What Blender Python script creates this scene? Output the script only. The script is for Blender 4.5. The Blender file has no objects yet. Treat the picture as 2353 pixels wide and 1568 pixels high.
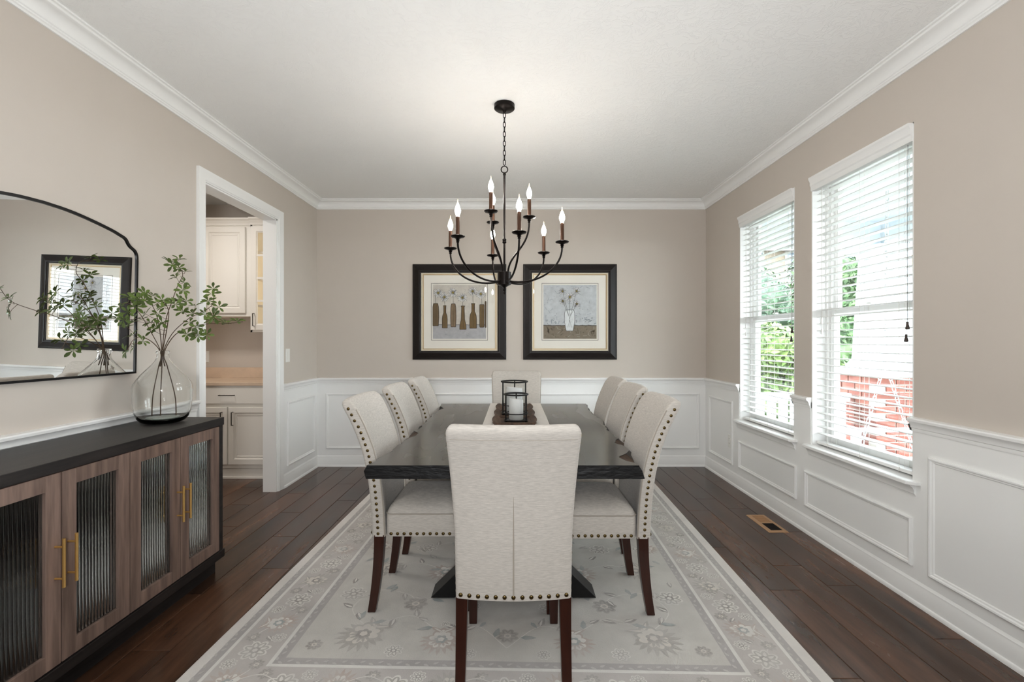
import bpy, math, random
from mathutils import Vector, Matrix
random.seed(7)
scn = bpy.context.scene
COL = scn.collection
PI = math.pi

# ------------------------------------------------------------------ camera, world, lights, exposure
FPX = 1100.0                                   # focal length in pixels of the 2353 px wide frame
cam_d = bpy.data.cameras.new('camera'); cam = bpy.data.objects.new('camera', cam_d); COL.objects.link(cam)
cam_d.sensor_width = 36.0; cam_d.lens = FPX / 2353.0 * 36.0
cam_d.shift_x = -3.5 / 2353.0; cam_d.shift_y = 1.0 / 2353.0
cam_d.clip_start = 0.02; cam_d.clip_end = 200
cam.location = (0, 0, 1.27); cam.rotation_euler = (PI / 2, 0, 0)
scn.camera = cam

world = bpy.data.worlds.new('daylight'); scn.world = world; world.use_nodes = True
wn = world.node_tree.nodes; wn.clear()
w_out = wn.new('ShaderNodeOutputWorld'); w_bg = wn.new('ShaderNodeBackground')
w_bg.inputs[0].default_value = (0.87, 0.94, 1.0, 1); w_bg.inputs[1].default_value = 13.0
world.node_tree.links.new(w_bg.outputs[0], w_out.inputs[0])

def light(name, kind, loc, rot, energy, color, **kw):
    d = bpy.data.lights.new(name, kind); d.energy = energy; d.color = color
    for k, v in kw.items(): setattr(d, k, v)
    o = bpy.data.objects.new(name, d); COL.objects.link(o); o.location = loc; o.rotation_euler = rot
    return o
light('sun', 'SUN', (0, -6, 12), (math.radians(38), 0, math.radians(-28)), 6.0, (1, .97, .9), angle=math.radians(3))
# fill light added behind the camera to brighten the room, bounced off the ceiling
light('ceiling_bounce_fill', 'AREA', (0, -.55, 1.25), (math.radians(180 - 42), 0, 0), 47, (.95, .975, 1), shape='DISK', size=.38)
# ceiling lamp of the pantry, and an added fill strip brightening its glass fronted cabinet
light('pantry_ceiling_light', 'AREA', (-2.95, 3.7, 2.62), (0, 0, 0), 10, (1, .95, .90), shape='DISK', size=.35)
light('cabinet_fill_strip', 'AREA', (-2.144, 4.72, 1.88), (0, math.radians(90), 0), 1.3, (1, .84, .55), shape='RECTANGLE', size=.9, size_y=.015)

vs = scn.view_settings
vs.view_transform = 'Standard'; vs.look = 'None'; vs.gamma = 1; vs.use_curve_mapping = False
vs.exposure = 0.66

# ------------------------------------------------------------------ materials
def S(r, g, b):
    f = lambda c: (c / 255 / 12.92) if c / 255 <= .04045 else ((c / 255 + .055) / 1.055) ** 2.4
    return (f(r), f(g), f(b), 1)
MATS = {}
def mat(name, col=(.8, .8, .8, 1), rough=.5, metal=0.0, spec=.5, var=0.0, vscale=6.0, stretch=(1, 1, 1), bump=0.0, bscale=60.0,
        bdist=.002, coat=0.0, trans=0.0, ior=1.45, emis=None, estr=0.0, col2=None, rnd=0.0, attr=None, detail=4, bstretch=None,
        rvar=0.0, sheen=0.0, ramp=(.3, .7), distort=0.0):
    m = bpy.data.materials.new(name); m.use_nodes = True; MATS[name] = m
    nt = m.node_tree; N = nt.nodes; L = nt.links.new
    p = N['Principled BSDF']
    I = p.inputs
    I['Base Color'].default_value = col; I['Roughness'].default_value = rough; I['Metallic'].default_value = metal
    I['Specular IOR Level'].default_value = spec; I['IOR'].default_value = ior
    I['Transmission Weight'].default_value = trans; I['Coat Weight'].default_value = coat; I['Coat Roughness'].default_value = .12
    if sheen: I['Sheen Weight'].default_value = sheen
    if emis: I['Emission Color'].default_value = emis; I['Emission Strength'].default_value = estr
    tc = N.new('ShaderNodeTexCoord')
    vec = tc.outputs['Object']
    if rnd:
        oi = N.new('ShaderNodeObjectInfo'); mm = N.new('ShaderNodeMath'); mm.operation = 'MULTIPLY'; mm.inputs[1].default_value = 37.0
        L(oi.outputs['Random'], mm.inputs[0])
        va = N.new('ShaderNodeVectorMath'); va.operation = 'ADD'; L(vec, va.inputs[0]); L(mm.outputs[0], va.inputs[1]); vec = va.outputs[0]
    src = None
    if attr:
        at = N.new('ShaderNodeAttribute'); at.attribute_name = attr; src = at.outputs['Color']
    if var or col2:
        mp = N.new('ShaderNodeMapping'); mp.inputs['Scale'].default_value = stretch; L(vec, mp.inputs[0])
        no = N.new('ShaderNodeTexNoise'); no.inputs['Scale'].default_value = vscale; no.inputs['Detail'].default_value = detail
        no.inputs['Roughness'].default_value = .6; no.inputs['Distortion'].default_value = distort
        L(mp.outputs[0], no.inputs['Vector'])
        cr = N.new('ShaderNodeValToRGB'); cr.color_ramp.elements[0].position = ramp[0]; cr.color_ramp.elements[1].position = ramp[1]
        L(no.outputs['Fac'], cr.inputs[0])
        if src is None and col2:
            cr.color_ramp.elements[0].color = col; cr.color_ramp.elements[1].color = col2; src = cr.outputs[0]
        else:
            cr.color_ramp.elements[0].color = (1 - var, 1 - var, 1 - var, 1); cr.color_ramp.elements[1].color = (1 + var, 1 + var, 1 + var, 1)
            mx = N.new('ShaderNodeMix'); mx.data_type = 'RGBA'; mx.blend_type = 'MULTIPLY'; mx.inputs[0].default_value = 1
            if src is None: mx.inputs[6].default_value = col
            else: L(src, mx.inputs[6])
            L(cr.outputs[0], mx.inputs[7]); src = mx.outputs[2]
        if rvar:
            mr = N.new('ShaderNodeMapRange'); mr.inputs[3].default_value = rough - rvar; mr.inputs[4].default_value = rough + rvar
            L(no.outputs['Fac'], mr.inputs[0]); L(mr.outputs[0], I['Roughness'])
    if rnd and src is not None:
        hs = N.new('ShaderNodeHueSaturation'); mr2 = N.new('ShaderNodeMapRange')
        mr2.inputs[3].default_value = 1 - rnd; mr2.inputs[4].default_value = 1 + rnd
        L(oi.outputs['Random'], mr2.inputs[0]); L(mr2.outputs[0], hs.inputs['Value']); L(src, hs.inputs['Color']); src = hs.outputs[0]
    if src is not None: L(src, I['Base Color'])
    if bump:
        mp2 = N.new('ShaderNodeMapping'); mp2.inputs['Scale'].default_value = bstretch or (1, 1, 1); L(vec, mp2.inputs[0])
        nb = N.new('ShaderNodeTexNoise'); nb.inputs['Scale'].default_value = bscale; nb.inputs['Detail'].default_value = 3; nb.inputs['Distortion'].default_value = distort
        L(mp2.outputs[0], nb.inputs['Vector'])
        bp = N.new('ShaderNodeBump'); bp.inputs['Strength'].default_value = bump; bp.inputs['Distance'].default_value = bdist
        L(nb.outputs['Fac'], bp.inputs['Height']); L(bp.outputs[0], I['Normal'])
    return m
def pane_mat(name, tint=(1, 1, 1, 1), rough=.0, ior=1.45):
    m = bpy.data.materials.new(name); m.use_nodes = True; MATS[name] = m
    nt = m.node_tree; N = nt.nodes; L = nt.links.new; N.clear()
    o = N.new('ShaderNodeOutputMaterial'); t = N.new('ShaderNodeBsdfTransparent'); g = N.new('ShaderNodeBsdfGlossy'); f = N.new('ShaderNodeFresnel'); x = N.new('ShaderNodeMixShader')
    t.inputs[0].default_value = tint; g.inputs['Roughness'].default_value = rough; f.inputs[0].default_value = ior
    ge = N.new('ShaderNodeNewGeometry'); a1 = N.new('ShaderNodeMath'); a1.operation = 'MULTIPLY_ADD'; a1.inputs[1].default_value = -2; a1.inputs[2].default_value = 1; L(ge.outputs['Backfacing'], a1.inputs[0])
    a2 = N.new('ShaderNodeMath'); a2.operation = 'POWER'; a2.inputs[0].default_value = ior; L(a1.outputs[0], a2.inputs[1]); L(a2.outputs[0], f.inputs[0])   # same reflection from both sides of the sheet
    L(f.outputs[0], x.inputs[0]); L(t.outputs[0], x.inputs[1]); L(g.outputs[0], x.inputs[2]); L(x.outputs[0], o.inputs[0])
    return m

mat('wall_paint', S(203, 194, 184), .75, spec=.25, var=.012, vscale=3, bump=.06, bscale=220, bdist=.001)
mat('trim_white', S(243, 243, 241), .38, spec=.4)
mat('wainscot_white', S(243, 243, 241), .45, spec=.35, bump=.03, bscale=120, bdist=.001)
# stomped ceiling plaster
mc = mat('ceiling_plaster', S(247, 247, 245), .85, spec=.15)
def _ceil():
    nt = mc.node_tree; N = nt.nodes; L = nt.links.new; p = N['Principled BSDF']
    tc = N.new('ShaderNodeTexCoord')
    n1 = N.new('ShaderNodeTexNoise'); n1.inputs['Scale'].default_value = 9; n1.inputs['Detail'].default_value = 5; n1.inputs['Distortion'].default_value = 2.2; n1.inputs['Roughness'].default_value = .62
    L(tc.outputs['Object'], n1.inputs['Vector'])
    r = N.new('ShaderNodeValToRGB'); e = r.color_ramp.elements; e[0].position = .46; e[0].color = (0, 0, 0, 1); e[1].position = .50; e[1].color = (1, 1, 1, 1)
    e2 = r.color_ramp.elements.new(.55); e2.color = (0, 0, 0, 1)
    L(n1.outputs['Fac'], r.inputs[0])
    b = N.new('ShaderNodeBump'); b.inputs['Strength'].default_value = .3; b.inputs['Distance'].default_value = .005
    L(r.outputs[0], b.inputs['Height']); L(b.outputs[0], p.inputs['Normal'])
_ceil()
mat('floor_wood', S(33, 22, 17), .24, spec=.5, col2=S(108, 74, 53), vscale=2.2, stretch=(3.4, .5, 1), rnd=.3, bump=.12, bscale=14, bstretch=(6, .8, 1), bdist=.002, rvar=.09, detail=5, ramp=(.30, .80), distort=.25)
mat('floor_gap', S(30, 20, 16), .6)
mat('linen', S(192, 186, 178), .9, spec=.12, var=.13, vscale=170, stretch=(.25, .25, 2.2), detail=2, bump=.35, bscale=420, bdist=.0012, sheen=.15)
mat('linen_piping', S(166, 158, 147), .9, spec=.12, bump=.3, bscale=420, bdist=.001)
mat('leg_cherry', S(50, 22, 13), .35, spec=.4, var=.25, vscale=8, stretch=(6, 6, .6), coat=.25)
mat('nail_brass', S(104, 88, 56), .34, metal=1.0, var=.2, vscale=40)
mat('table_top', S(44, 44, 42), .27, spec=.6, col2=S(78, 76, 71), vscale=1.6, stretch=(4, .7, 1), rvar=.03, coat=.35, detail=2)
mat('table_edge', S(9, 9, 10), .45, spec=.45, var=.5, vscale=12, bump=.5, bscale=22, bdist=.006, bstretch=(1, 1, 3))
mat('table_bark', S(58, 40, 26), .6, var=.5, vscale=25, stretch=(3, 3, 1), bump=.5, bscale=40, bdist=.004)
mat('black_metal', S(16, 16, 17), .42, metal=.3, spec=.5)
mat('oiled_bronze', S(24, 19, 17), .33, metal=.75, spec=.5, var=.25, vscale=30)
mat('bronze_sleeve', S(74, 50, 36), .38, metal=.6)
mat('bulb_glow', (1, .86, .62, 1), .3, emis=(1, .935, .86, 1), estr=74)
mat('bulb_tip', S(240, 220, 190), .1, trans=.8, emis=(1, .8, .5, 1), estr=1.2)
mat('sideboard_black', S(18, 17, 18), .45, spec=.45, col2=S(44, 39, 37), vscale=4, stretch=(9, .8, 9), bump=.15, bscale=10, bstretch=(8, .6, 8), bdist=.002)
mat('sideboard_oak', S(98, 81, 73), .55, spec=.3, col2=S(144, 121, 109), vscale=5, stretch=(6, 6, .5), bump=.15, bscale=20, bstretch=(8, 8, .5), bdist=.001, rnd=.08)
mat('sideboard_inside', S(18, 18, 19), .6)
mat('reeded_glass', (.66, .72, .74, 1), .0, trans=1.0, ior=1.45, spec=.5)
mat('brass', S(240, 196, 120), .34, metal=.85)
mat('mirror_glass', (.93, .94, .94, 1), .0, metal=1.0)
mat('mirror_frame', S(14, 13, 14), .35, metal=.4)
mat('clear_glass', (.985, .996, .994, 1), .0, trans=1.0, ior=1.30)
mat('stem_bark', S(84, 66, 48), .7, var=.3, vscale=60)
mat('leaf_green', S(44, 70, 26), .45, spec=.35, col2=S(100, 114, 50), vscale=14, rnd=.35)
mat('frame_espresso', S(22, 15, 13), .42, spec=.4, var=.2, vscale=20)
mat('frame_fillet', S(190, 160, 110), .35, metal=.5)
mat('mat_board', S(236, 232, 222), .85)
mat('liner_cream', S(216, 205, 182), .7, bump=.1, bscale=200)
mat('print', (1, 1, 1, 1), .8, attr='Col', var=.10, vscale=26, detail=7)
pane_mat('picture_glass', ior=1.38)
mat('runner_cloth', S(228, 224, 218), .9, spec=.1, bump=.3, bscale=260, bdist=.001, var=.04, vscale=30)
mat('tray_wood', S(52, 38, 30), .6, col2=S(104, 80, 62), vscale=7, stretch=(6, .8, 4), bump=.5, bscale=18, bstretch=(5, .7, 4), bdist=.004)
mat('candle_wax', S(226, 225, 222), .55, spec=.3)
mat('candle_wick', S(40, 36, 34), .9)
pane_mat('hurricane_glass', (.97, .985, .99, 1))
mat('rug', (1, 1, 1, 1), .95, spec=.05, attr='Col', var=.10, vscale=3.5, bump=.6, bscale=300, bdist=.003, bstretch=(1, .35, 1), sheen=.1, detail=6)
mrm = mat('rug_motif', (1, 1, 1, 1), .95, spec=.05, attr='Col', bump=.5, bscale=300, bdist=.002)
def _worn():                                                     # the woven motifs are worn back to the ground colour in patches
    nt = mrm.node_tree; N = nt.nodes; L = nt.links.new; p = N['Principled BSDF']
    tc = N.new('ShaderNodeTexCoord'); no = N.new('ShaderNodeTexNoise'); no.inputs['Scale'].default_value = 9; no.inputs['Detail'].default_value = 7; no.inputs['Roughness'].default_value = .7
    L(tc.outputs['Object'], no.inputs['Vector'])
    r = N.new('ShaderNodeMapRange'); r.inputs[1].default_value = .35; r.inputs[2].default_value = .68; r.inputs[3].default_value = .05; r.inputs[4].default_value = .85; L(no.outputs['Fac'], r.inputs[0])
    at = N.new('ShaderNodeAttribute'); at.attribute_name = 'Col'
    mx = N.new('ShaderNodeMix'); mx.data_type = 'RGBA'; mx.inputs[7].default_value = S(205, 202, 198); L(r.outputs[0], mx.inputs[0]); L(at.outputs['Color'], mx.inputs[6]); L(mx.outputs[2], p.inputs['Base Color'])
_worn()
mat('vent_tan', S(178, 140, 104), .45, spec=.4)
mat('vent_dark', S(22, 16, 13), .7)
mat('plate_white', S(232, 231, 226), .4)
mat('slot_dark', S(60, 58, 55), .6)
mat('cabinet_white', S(238, 234, 226), .4, spec=.4)
mat('cabinet_inside', S(176, 140, 72), .6)
mat('counter_stone', S(216, 192, 168), .2, spec=.5, var=.08, vscale=7, detail=8)
mat('pull_nickel', S(70, 66, 62), .35, metal=.9)
pane_mat('cabinet_glass')
mat('blind_white', S(240, 240, 238), .5, spec=.3)
mat('blind_cord', S(226, 224, 218), .8)
mat('tassel_wood', S(58, 44, 38), .5)
mat('vinyl_white', S(242, 242, 240), .4)
pane_mat('window_glass', (.97, .985, .98, 1))
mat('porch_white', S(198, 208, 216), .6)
mat('porch_floor', S(157, 155, 152), .8, var=.06, vscale=5)
mat('brick', S(96, 46, 36), .85, col2=S(126, 74, 60), vscale=8, rnd=.18, bump=.3, bscale=60, bdist=.003)
mat('mortar', S(157, 150, 142), .9, bump=.3, bscale=80)
mat('chain_zinc', S(190, 190, 190), .4, metal=.8)
mat('cushion_white', S(236, 238, 240), .9)
mat('cushion_blue', S(120, 160, 190), .9)
mat('vase_base', (.72, .85, .80, 1), .12, trans=.75, ior=1.4)
mat('lawn', S(88, 91, 82), .9, col2=S(104, 106, 96), vscale=6)
mat('foliage_light', S(66, 96, 40), .6, col2=S(98, 120, 60), vscale=2.5)
mat('foliage_dark', S(34, 64, 32), .6, col2=S(64, 90, 46), vscale=2.5)
mat('foliage_blue', S(44, 74, 56), .6, col2=S(78, 102, 76), vscale=2.5)
mat('trunk', S(92, 76, 60), .9, var=.3, vscale=10)
mat('siding', S(171, 170, 163), .8)
mat('siding_tan', S(120, 109, 93), .8)
mat('shingle', S(128, 128, 134), .9, var=.15, vscale=12)
mat('far_glass', S(92, 104, 112), .1)

# ------------------------------------------------------------------ geometry helpers
class MB:
    def __init__(s): s.v = []; s.f = []; s.mi = []; s.c = []
    def add(s, vs, fs, mi=0, col=None):
        b = len(s.v); s.v += [tuple(v) for v in vs]
        for f in fs: s.f.append(tuple(i + b for i in f)); s.mi.append(mi); s.c.append(col)
        return s
    def box(s, x0, x1, y0, y1, z0, z1, mi=0):
        return s.add([(x0, y0, z0), (x1, y0, z0), (x1, y1, z0), (x0, y1, z0), (x0, y0, z1), (x1, y0, z1), (x1, y1, z1), (x0, y1, z1)],
                     [(0, 3, 2, 1), (4, 5, 6, 7), (0, 1, 5, 4), (1, 2, 6, 5), (2, 3, 7, 6), (3, 0, 4, 7)], mi)
    def loops(s, ls, mi=0, cap0=True, cap1=True, closed=True):
        n = len(ls[0]); vs = [p for l in ls for p in l]; fs = []
        for k in range(len(ls) - 1):
            for i in range(n if closed else n - 1):
                j = (i + 1) % n
                fs.append((k * n + i, k * n + j, (k + 1) * n + j, (k + 1) * n + i))
        if cap0: fs.append(tuple(reversed(range(n))))
        if cap1: fs.append(tuple(range((len(ls) - 1) * n, len(ls) * n)))
        return s.add(vs, fs, mi)
    def tube(s, pts, r, n=8, mi=0, ring=False):
        pts = [Vector(p) for p in pts]; m = len(pts)
        rr = r if isinstance(r, (list, tuple)) else [r] * m
        t0 = (pts[1] - pts[0]).normalized(); up = Vector((0, 0, 1)) if abs(t0.z) < .9 else Vector((1, 0, 0))
        nx = t0.cross(up).normalized(); ls = []
        for k in range(m):
            if ring: t = (pts[(k + 1) % m] - pts[k - 1])
            else: t = pts[min(k + 1, m - 1)] - pts[max(k - 1, 0)]
            t = t.normalized() if t.length > 1e-9 else t0
            nx = (nx - t * nx.dot(t)); nx = nx.normalized() if nx.length > 1e-6 else t.orthogonal().normalized(); by = t.cross(nx)
            ls.append([pts[k] + (nx * math.cos(a) + by * math.sin(a)) * rr[k] for a in [2 * PI * i / n for i in range(n)]])
        if ring: ls.append(ls[0]); return s.loops(ls, mi, False, False)
        return s.loops(ls, mi)
    def lathe(s, prof, n=24, o=(0, 0, 0), mi=0, cap0=True, cap1=True):
        ls = [[(o[0] + r * math.cos(2 * PI * i / n), o[1] + r * math.sin(2 * PI * i / n), o[2] + z) for i in range(n)] for r, z in prof]
        return s.loops(ls, mi, cap0, cap1)
    def ring(s, c, r, rt, n=28, m=8, mi=0, ax='z'):
        pts = []
        for i in range(n):
            a = 2 * PI * i / n; u, w = r * math.cos(a), r * math.sin(a)
            pts.append((c[0] + u, c[1] + w, c[2]) if ax == 'z' else ((c[0] + u, c[1], c[2] + w) if ax == 'y' else (c[0], c[1] + u, c[2] + w)))
        return s.tube(pts, rt, m, mi, True)
    def frame(s, F, u0, u1, v0, v1, prof, mi=0):
        # mitred rectangular frame; prof: (inset, height) points; F(u, v, h) -> xyz
        ls = [[F(u0 + t, v0 + t, h), F(u1 - t, v0 + t, h), F(u1 - t, v1 - t, h), F(u0 + t, v1 - t, h)] for t, h in prof]
        return s.loops(ls, mi, False, False)
    def fbox(s, F, u0, u1, v0, v1, h0, h1, mi=0):
        return s.add([F(u0, v0, h0), F(u1, v0, h0), F(u1, v1, h0), F(u0, v1, h0), F(u0, v0, h1), F(u1, v0, h1), F(u1, v1, h1), F(u0, v1, h1)],
                     [(0, 3, 2, 1), (4, 5, 6, 7), (0, 1, 5, 4), (1, 2, 6, 5), (2, 3, 7, 6), (3, 0, 4, 7)], mi)
    def poly(s, pts, mi=0, col=None): return s.add(pts, [tuple(range(len(pts)))], mi, col)
    def mesh(s, name, mats, smooth=False, off=(0, 0, 0), fixn=True):
        me = bpy.data.meshes.new(name)
        me.from_pydata([(x - off[0], y - off[1], z - off[2]) for x, y, z in s.v], [], s.f)
        for m in (mats if isinstance(mats, (list, tuple)) else [mats]): me.materials.append(MATS[m])
        me.polygons.foreach_set('material_index', s.mi)
        if any(c is not None for c in s.c):
            ca = me.color_attributes.new('Col', 'FLOAT_COLOR', 'CORNER')
            for p, c in zip(me.polygons, s.c):
                for li in p.loop_indices: ca.data[li].color = c or (1, 1, 1, 1)
        if fixn:
            import bmesh
            bm = bmesh.new(); bm.from_mesh(me); bmesh.ops.recalc_face_normals(bm, faces=bm.faces); bm.to_mesh(me); bm.free()
        if smooth:
            me.polygons.foreach_set('use_smooth', [True] * len(me.polygons)); me.set_sharp_from_angle(angle=math.radians(smooth if smooth is not True else 40))
        me.update()
        return me
    def build(s, name, mats, parent=None, smooth=False, origin=None, local=False, bevel=0.0, fixn=True):
        off = (0, 0, 0)
        if origin: off = origin
        elif parent is not None and not local: off = wloc(parent)
        o = bpy.data.objects.new(name, s.mesh(name, mats, smooth, off, fixn)); COL.objects.link(o)
        if origin: o.location = origin
        o.parent = parent
        if bevel: bev(o, bevel)
        return o
def wloc(o):
    l = Vector((0, 0, 0))
    while o is not None: l += o.location; o = o.parent
    return tuple(l)
def bev(o, w, seg=2):
    b = o.modifiers.new('bevel', 'BEVEL'); b.width = w; b.segments = seg; b.limit_method = 'ANGLE'; b.angle_limit = math.radians(40)
def thing(name, label, cat, loc=(0, 0, 0), rz=0.0, group=None):
    o = bpy.data.objects.new(name, None); COL.objects.link(o); o.location = loc; o.rotation_euler = (0, 0, rz); o.empty_display_size = .05
    return tag(o, label, cat, group)
def tag(o, label, cat, group=None, kind=None):
    if label: o['label'] = label
    if cat: o['category'] = cat
    if group: o['group'] = group
    if kind: o['kind'] = kind
    return o
def struct(o, label=None): o['kind'] = 'structure'; (label and o.__setitem__('label', label)); return o
def inst(me, name, parent, loc, rot=(0, 0, 0), scale=(1, 1, 1)):
    o = bpy.data.objects.new(name, me); COL.objects.link(o); o.parent = parent; o.location = loc; o.rotation_euler = rot; o.scale = scale
    return o
def copy_tree(o, parent=None):
    c = o.copy(); COL.objects.link(c); c.parent = parent
    for ch in list(o.children): copy_tree(ch, c)
    return c
def bez(p0, p1, p2, p3, n):
    r = []
    for i in range(n + 1):
        t = i / n; a, b, c, d = (1 - t) ** 3, 3 * t * (1 - t) ** 2, 3 * t * t * (1 - t), t ** 3
        r.append(tuple(a * w + b * x + c * y + d * z for w, x, y, z in zip(p0, p1, p2, p3)))
    return r
def catmull(P, n=8):
    P = [Vector(p) for p in P]; P = [P[0] * 2 - P[1]] + P + [P[-1] * 2 - P[-2]]; out = []
    for i in range(1, len(P) - 2):
        for k in range(n):
            t = k / n
            out.append(.5 * ((2 * P[i]) + (P[i + 1] - P[i - 1]) * t + (2 * P[i - 1] - 5 * P[i] + 4 * P[i + 1] - P[i + 2]) * t * t + (3 * P[i] - P[i - 1] - 3 * P[i + 1] + P[i + 2]) * t ** 3))
    out.append(P[-2]); return out
def lerp(a, b, t): return a + (b - a) * t
def interp(tab, x):
    for (a, va), (b, vb) in zip(tab, tab[1:]):
        if x <= b: return lerp(va, vb, max(0, (x - a) / (b - a)))
    return tab[-1][1]

# ------------------------------------------------------------------ room dimensions
XL, XR, YB, YF, ZC = -2.0, 1.956, 4.868, -2.5, 2.70
WZ0, WZ1 = 0.58, 2.344                         # window opening heights
WIN = [(3.331, 4.138), (2.339, 3.141)]         # far window, near window (along the right wall)
DY0, DY1, DZ = 3.088, 4.05, 2.308              # cased opening in the left wall
RAIL = 0.90
FL = lambda u, v, h: (XL + h, u, v)            # wall planes: u along the wall, v up, h out of the wall
FR = lambda u, v, h: (XR - h, u, v)
FB = lambda u, v, h: (u, YB - h, v)
FF = lambda u, v, h: (u, YF + h, v)

# floor: dark planks 0.16 x 1.15 m running away from the camera
fl = MB(); fl.box(-3.75, 2.1, YF - .1, 5.1, -.06, -.012)
floor = struct(fl.build('floor', 'floor_gap'), 'dark brown wide plank wood floor')
PW, PLN = .16, 1.147
pm = MB(); g = .0011
pm.loops([[(g, g, -.012), (PW - g, g, -.012), (PW - g, PLN - g, -.012), (g, PLN - g, -.012)],
          [(g, g, -.0016), (PW - g, g, -.0016), (PW - g, PLN - g, -.0016), (g, PLN - g, -.0016)],
          [(g + .0016, g + .0016, 0), (PW - g - .0016, g + .0016, 0), (PW - g - .0016, PLN - g - .0016, 0), (g + .0016, PLN - g - .0016, 0)]], cap0=False)
plank_me = pm.mesh('plank', 'floor_wood')
joints = {19: 2.95 - 2 * PLN, 20: 2.444 - PLN, 21: 2.71 - PLN, 22: 2.49 - PLN, 23: 3.19 - 2 * PLN}   # first joint of the columns at the right wall
x_first = 1.15 - PW * 19
for c in range(-11, 25):
    x = x_first + c * PW
    if x + PW < -3.7 or x > XR + .02: continue
    y = joints.get(c, .55 + ((c * 0.618) % 1.0) * PLN)
    while y > 1.05: y -= PLN
    ymax = 5.05 if x < XL else YB + .02
    while y < ymax:
        y1 = min(y + PLN, ymax)
        if (y1 - y) > .05 and not (-1.1 < x and x + PW < 1.05 and y > 1.65 and y1 < 4.45):
            inst(plank_me, 'plank', floor, (x, y, 0), scale=(1, (y1 - y) / PLN, 1))
        y += PLN
nb = MB(); nb.box(-2.0, 1.956, YF, .0, -.011, -.0005); nb.build('plank_field', 'floor_wood', floor)

cl = MB(); cl.box(-3.75, 2.12, YF - .1, 5.12, ZC, ZC + .12)
struct(cl.build('ceiling', 'ceiling_plaster'), 'white stomp textured plaster ceiling')

def wall(name, parts, label):
    m = MB()
    for b in parts: m.box(*b)
    return struct(m.build(name, 'wall_paint'), label)
wall_l = wall('wall_left', [(XL - .11, XL, YF, DY0, 0, ZC), (XL - .11, XL, DY1, YB + .14, 0, ZC), (XL - .11, XL, DY0, DY1, DZ, ZC)], 'beige painted wall with the cased opening and the mirror')
wall_b = wall('wall_back', [(XL, XR + .16, YB, YB + .14, 0, ZC)], 'beige painted far wall with two pictures above wainscot')
WO = XR + .16
rp = [(XR, WO, YF, WIN[1][0], 0, ZC), (XR, WO, WIN[1][1], WIN[0][0], 0, ZC), (XR, WO, WIN[0][1], YB, 0, ZC)]
for a, b in WIN: rp += [(XR, WO, a, b, 0, WZ0), (XR, WO, a, b, WZ1, ZC)]
wall_r = wall('wall_right', rp, 'beige painted wall with two windows and white wainscot')
wall('wall_rear', [(XL - .11, WO, YF - .12, YF, 0, ZC)], 'beige wall behind the camera')
wall('wall_pantry_back', [(-3.75, XL - .11, 5.0, 5.1, 0, ZC)], 'beige wall behind the pantry cabinets')
wall('wall_pantry_left', [(-3.75, -3.65, 2.5, 5.0, 0, ZC)], 'beige side wall of the pantry')
wall('wall_pantry_front', [(-3.65, XL - .11, 2.5, 2.6, 0, ZC)], 'beige near wall of the pantry')

# wainscot sheets (white painted, 6 mm proud) as parts of their walls
def wains(parent, F, spans):
    for u0, u1, v1 in spans:
        m = MB(); m.fbox(F, u0, u1, 0, v1, 0, .006); m.build('wainscot', 'wainscot_white', parent)
wains(wall_l, FL, [(YF, DY0 - .075, RAIL - .03), (DY1 + .08, YB, RAIL - .03)])
wains(wall_b, FB, [(XL, XR, RAIL - .03)])
wains(wall_r, FR, [(YF, WIN[1][0], RAIL - .03), (WIN[1][1], WIN[0][0], RAIL - .03), (WIN[0][1], YB, RAIL - .03), (WIN[1][0], WIN[1][1], WZ0), (WIN[0][0], WIN[0][1], WZ0)])
PMOULD = [(0, .006), (0, .016), (.006, .020), (.012, .018), (.016, .012), (.022, .011), (.026, .006)]
def panel(parent, F, u0, u1, v0, v1):
    m = MB(); m.frame(F, u0, u1, v0, v1, PMOULD); return m.build('panel_moulding', 'trim_white', parent, smooth=35)
for a, b in ((-1.903, -.975), (-.90, .898), (.972, 1.884)): panel(wall_b, FB, a, b, .182, .742)
panel(wall_l, FL, 4.215, 4.79, .172, .738); panel(wall_l, FL, 1.9, 2.90, .172, .738); panel(wall_l, FL, .7, 1.8, .172, .738)
panel(wall_r, FR, 4.252, 4.76, .172, .735)
panel(wall_r, FR, 3.295, 4.138, .182, .412); panel(wall_r, FR, 2.339, 3.198, .174, .410)
panel(wall_r, FR, .9, 2.241, .168, .728)

# crown, chair rail, baseboards: profile (out of wall, up) swept along the wall
def run(name, F, u0, u1, prof, mt='trim_white', label=None, parent=None):
    m = MB(); m.loops([[F(u0, v, h) for h, v in prof], [F(u1, v, h) for h, v in prof]])
    o = m.build(name, mt, parent, smooth=30)
    return struct(o, label) if parent is None else o
crown = [(0, -.088), (.009, -.088), (.012, -.080), (.017, -.076), (.017, -.070), (.022, -.066)]
for i in range(7):
    a = i / 6 * PI / 2; crown.append((.022 + .046 * (1 - math.cos(a)), -.066 + .046 * math.sin(a)))
crown += [(.072, -.018), (.076, -.010), (.086, -.008), (.086, 0), (0, 0)]
crown = [(h, ZC + v) for h, v in crown]
rail = [(0, -.068), (.010, -.068), (.012, -.060), (.012, -.052), (.017, -.048), (.019, -.036), (.027, -.022), (.034, -.017), (.036, -.006), (.033, 0), (0, .002)]
rail = [(h, RAIL + v) for h, v in rail]
base = [(0, 0), (.026, 0), (.026, .010), (.022, .017), (.016, .020), (.016, .088), (.013, .094), (.013, .102), (.009, .108), (.005, .117), (0, .118)]
for i, (nm, F, a, b) in enumerate((('left', FL, YF, YB), ('back', FB, XL, XR), ('right', FR, YF, YB), ('rear', FF, XL, XR))):
    run('trim_%d' % (i + 1), F, a, b, crown, label='white crown moulding along the %s wall' % nm)
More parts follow.
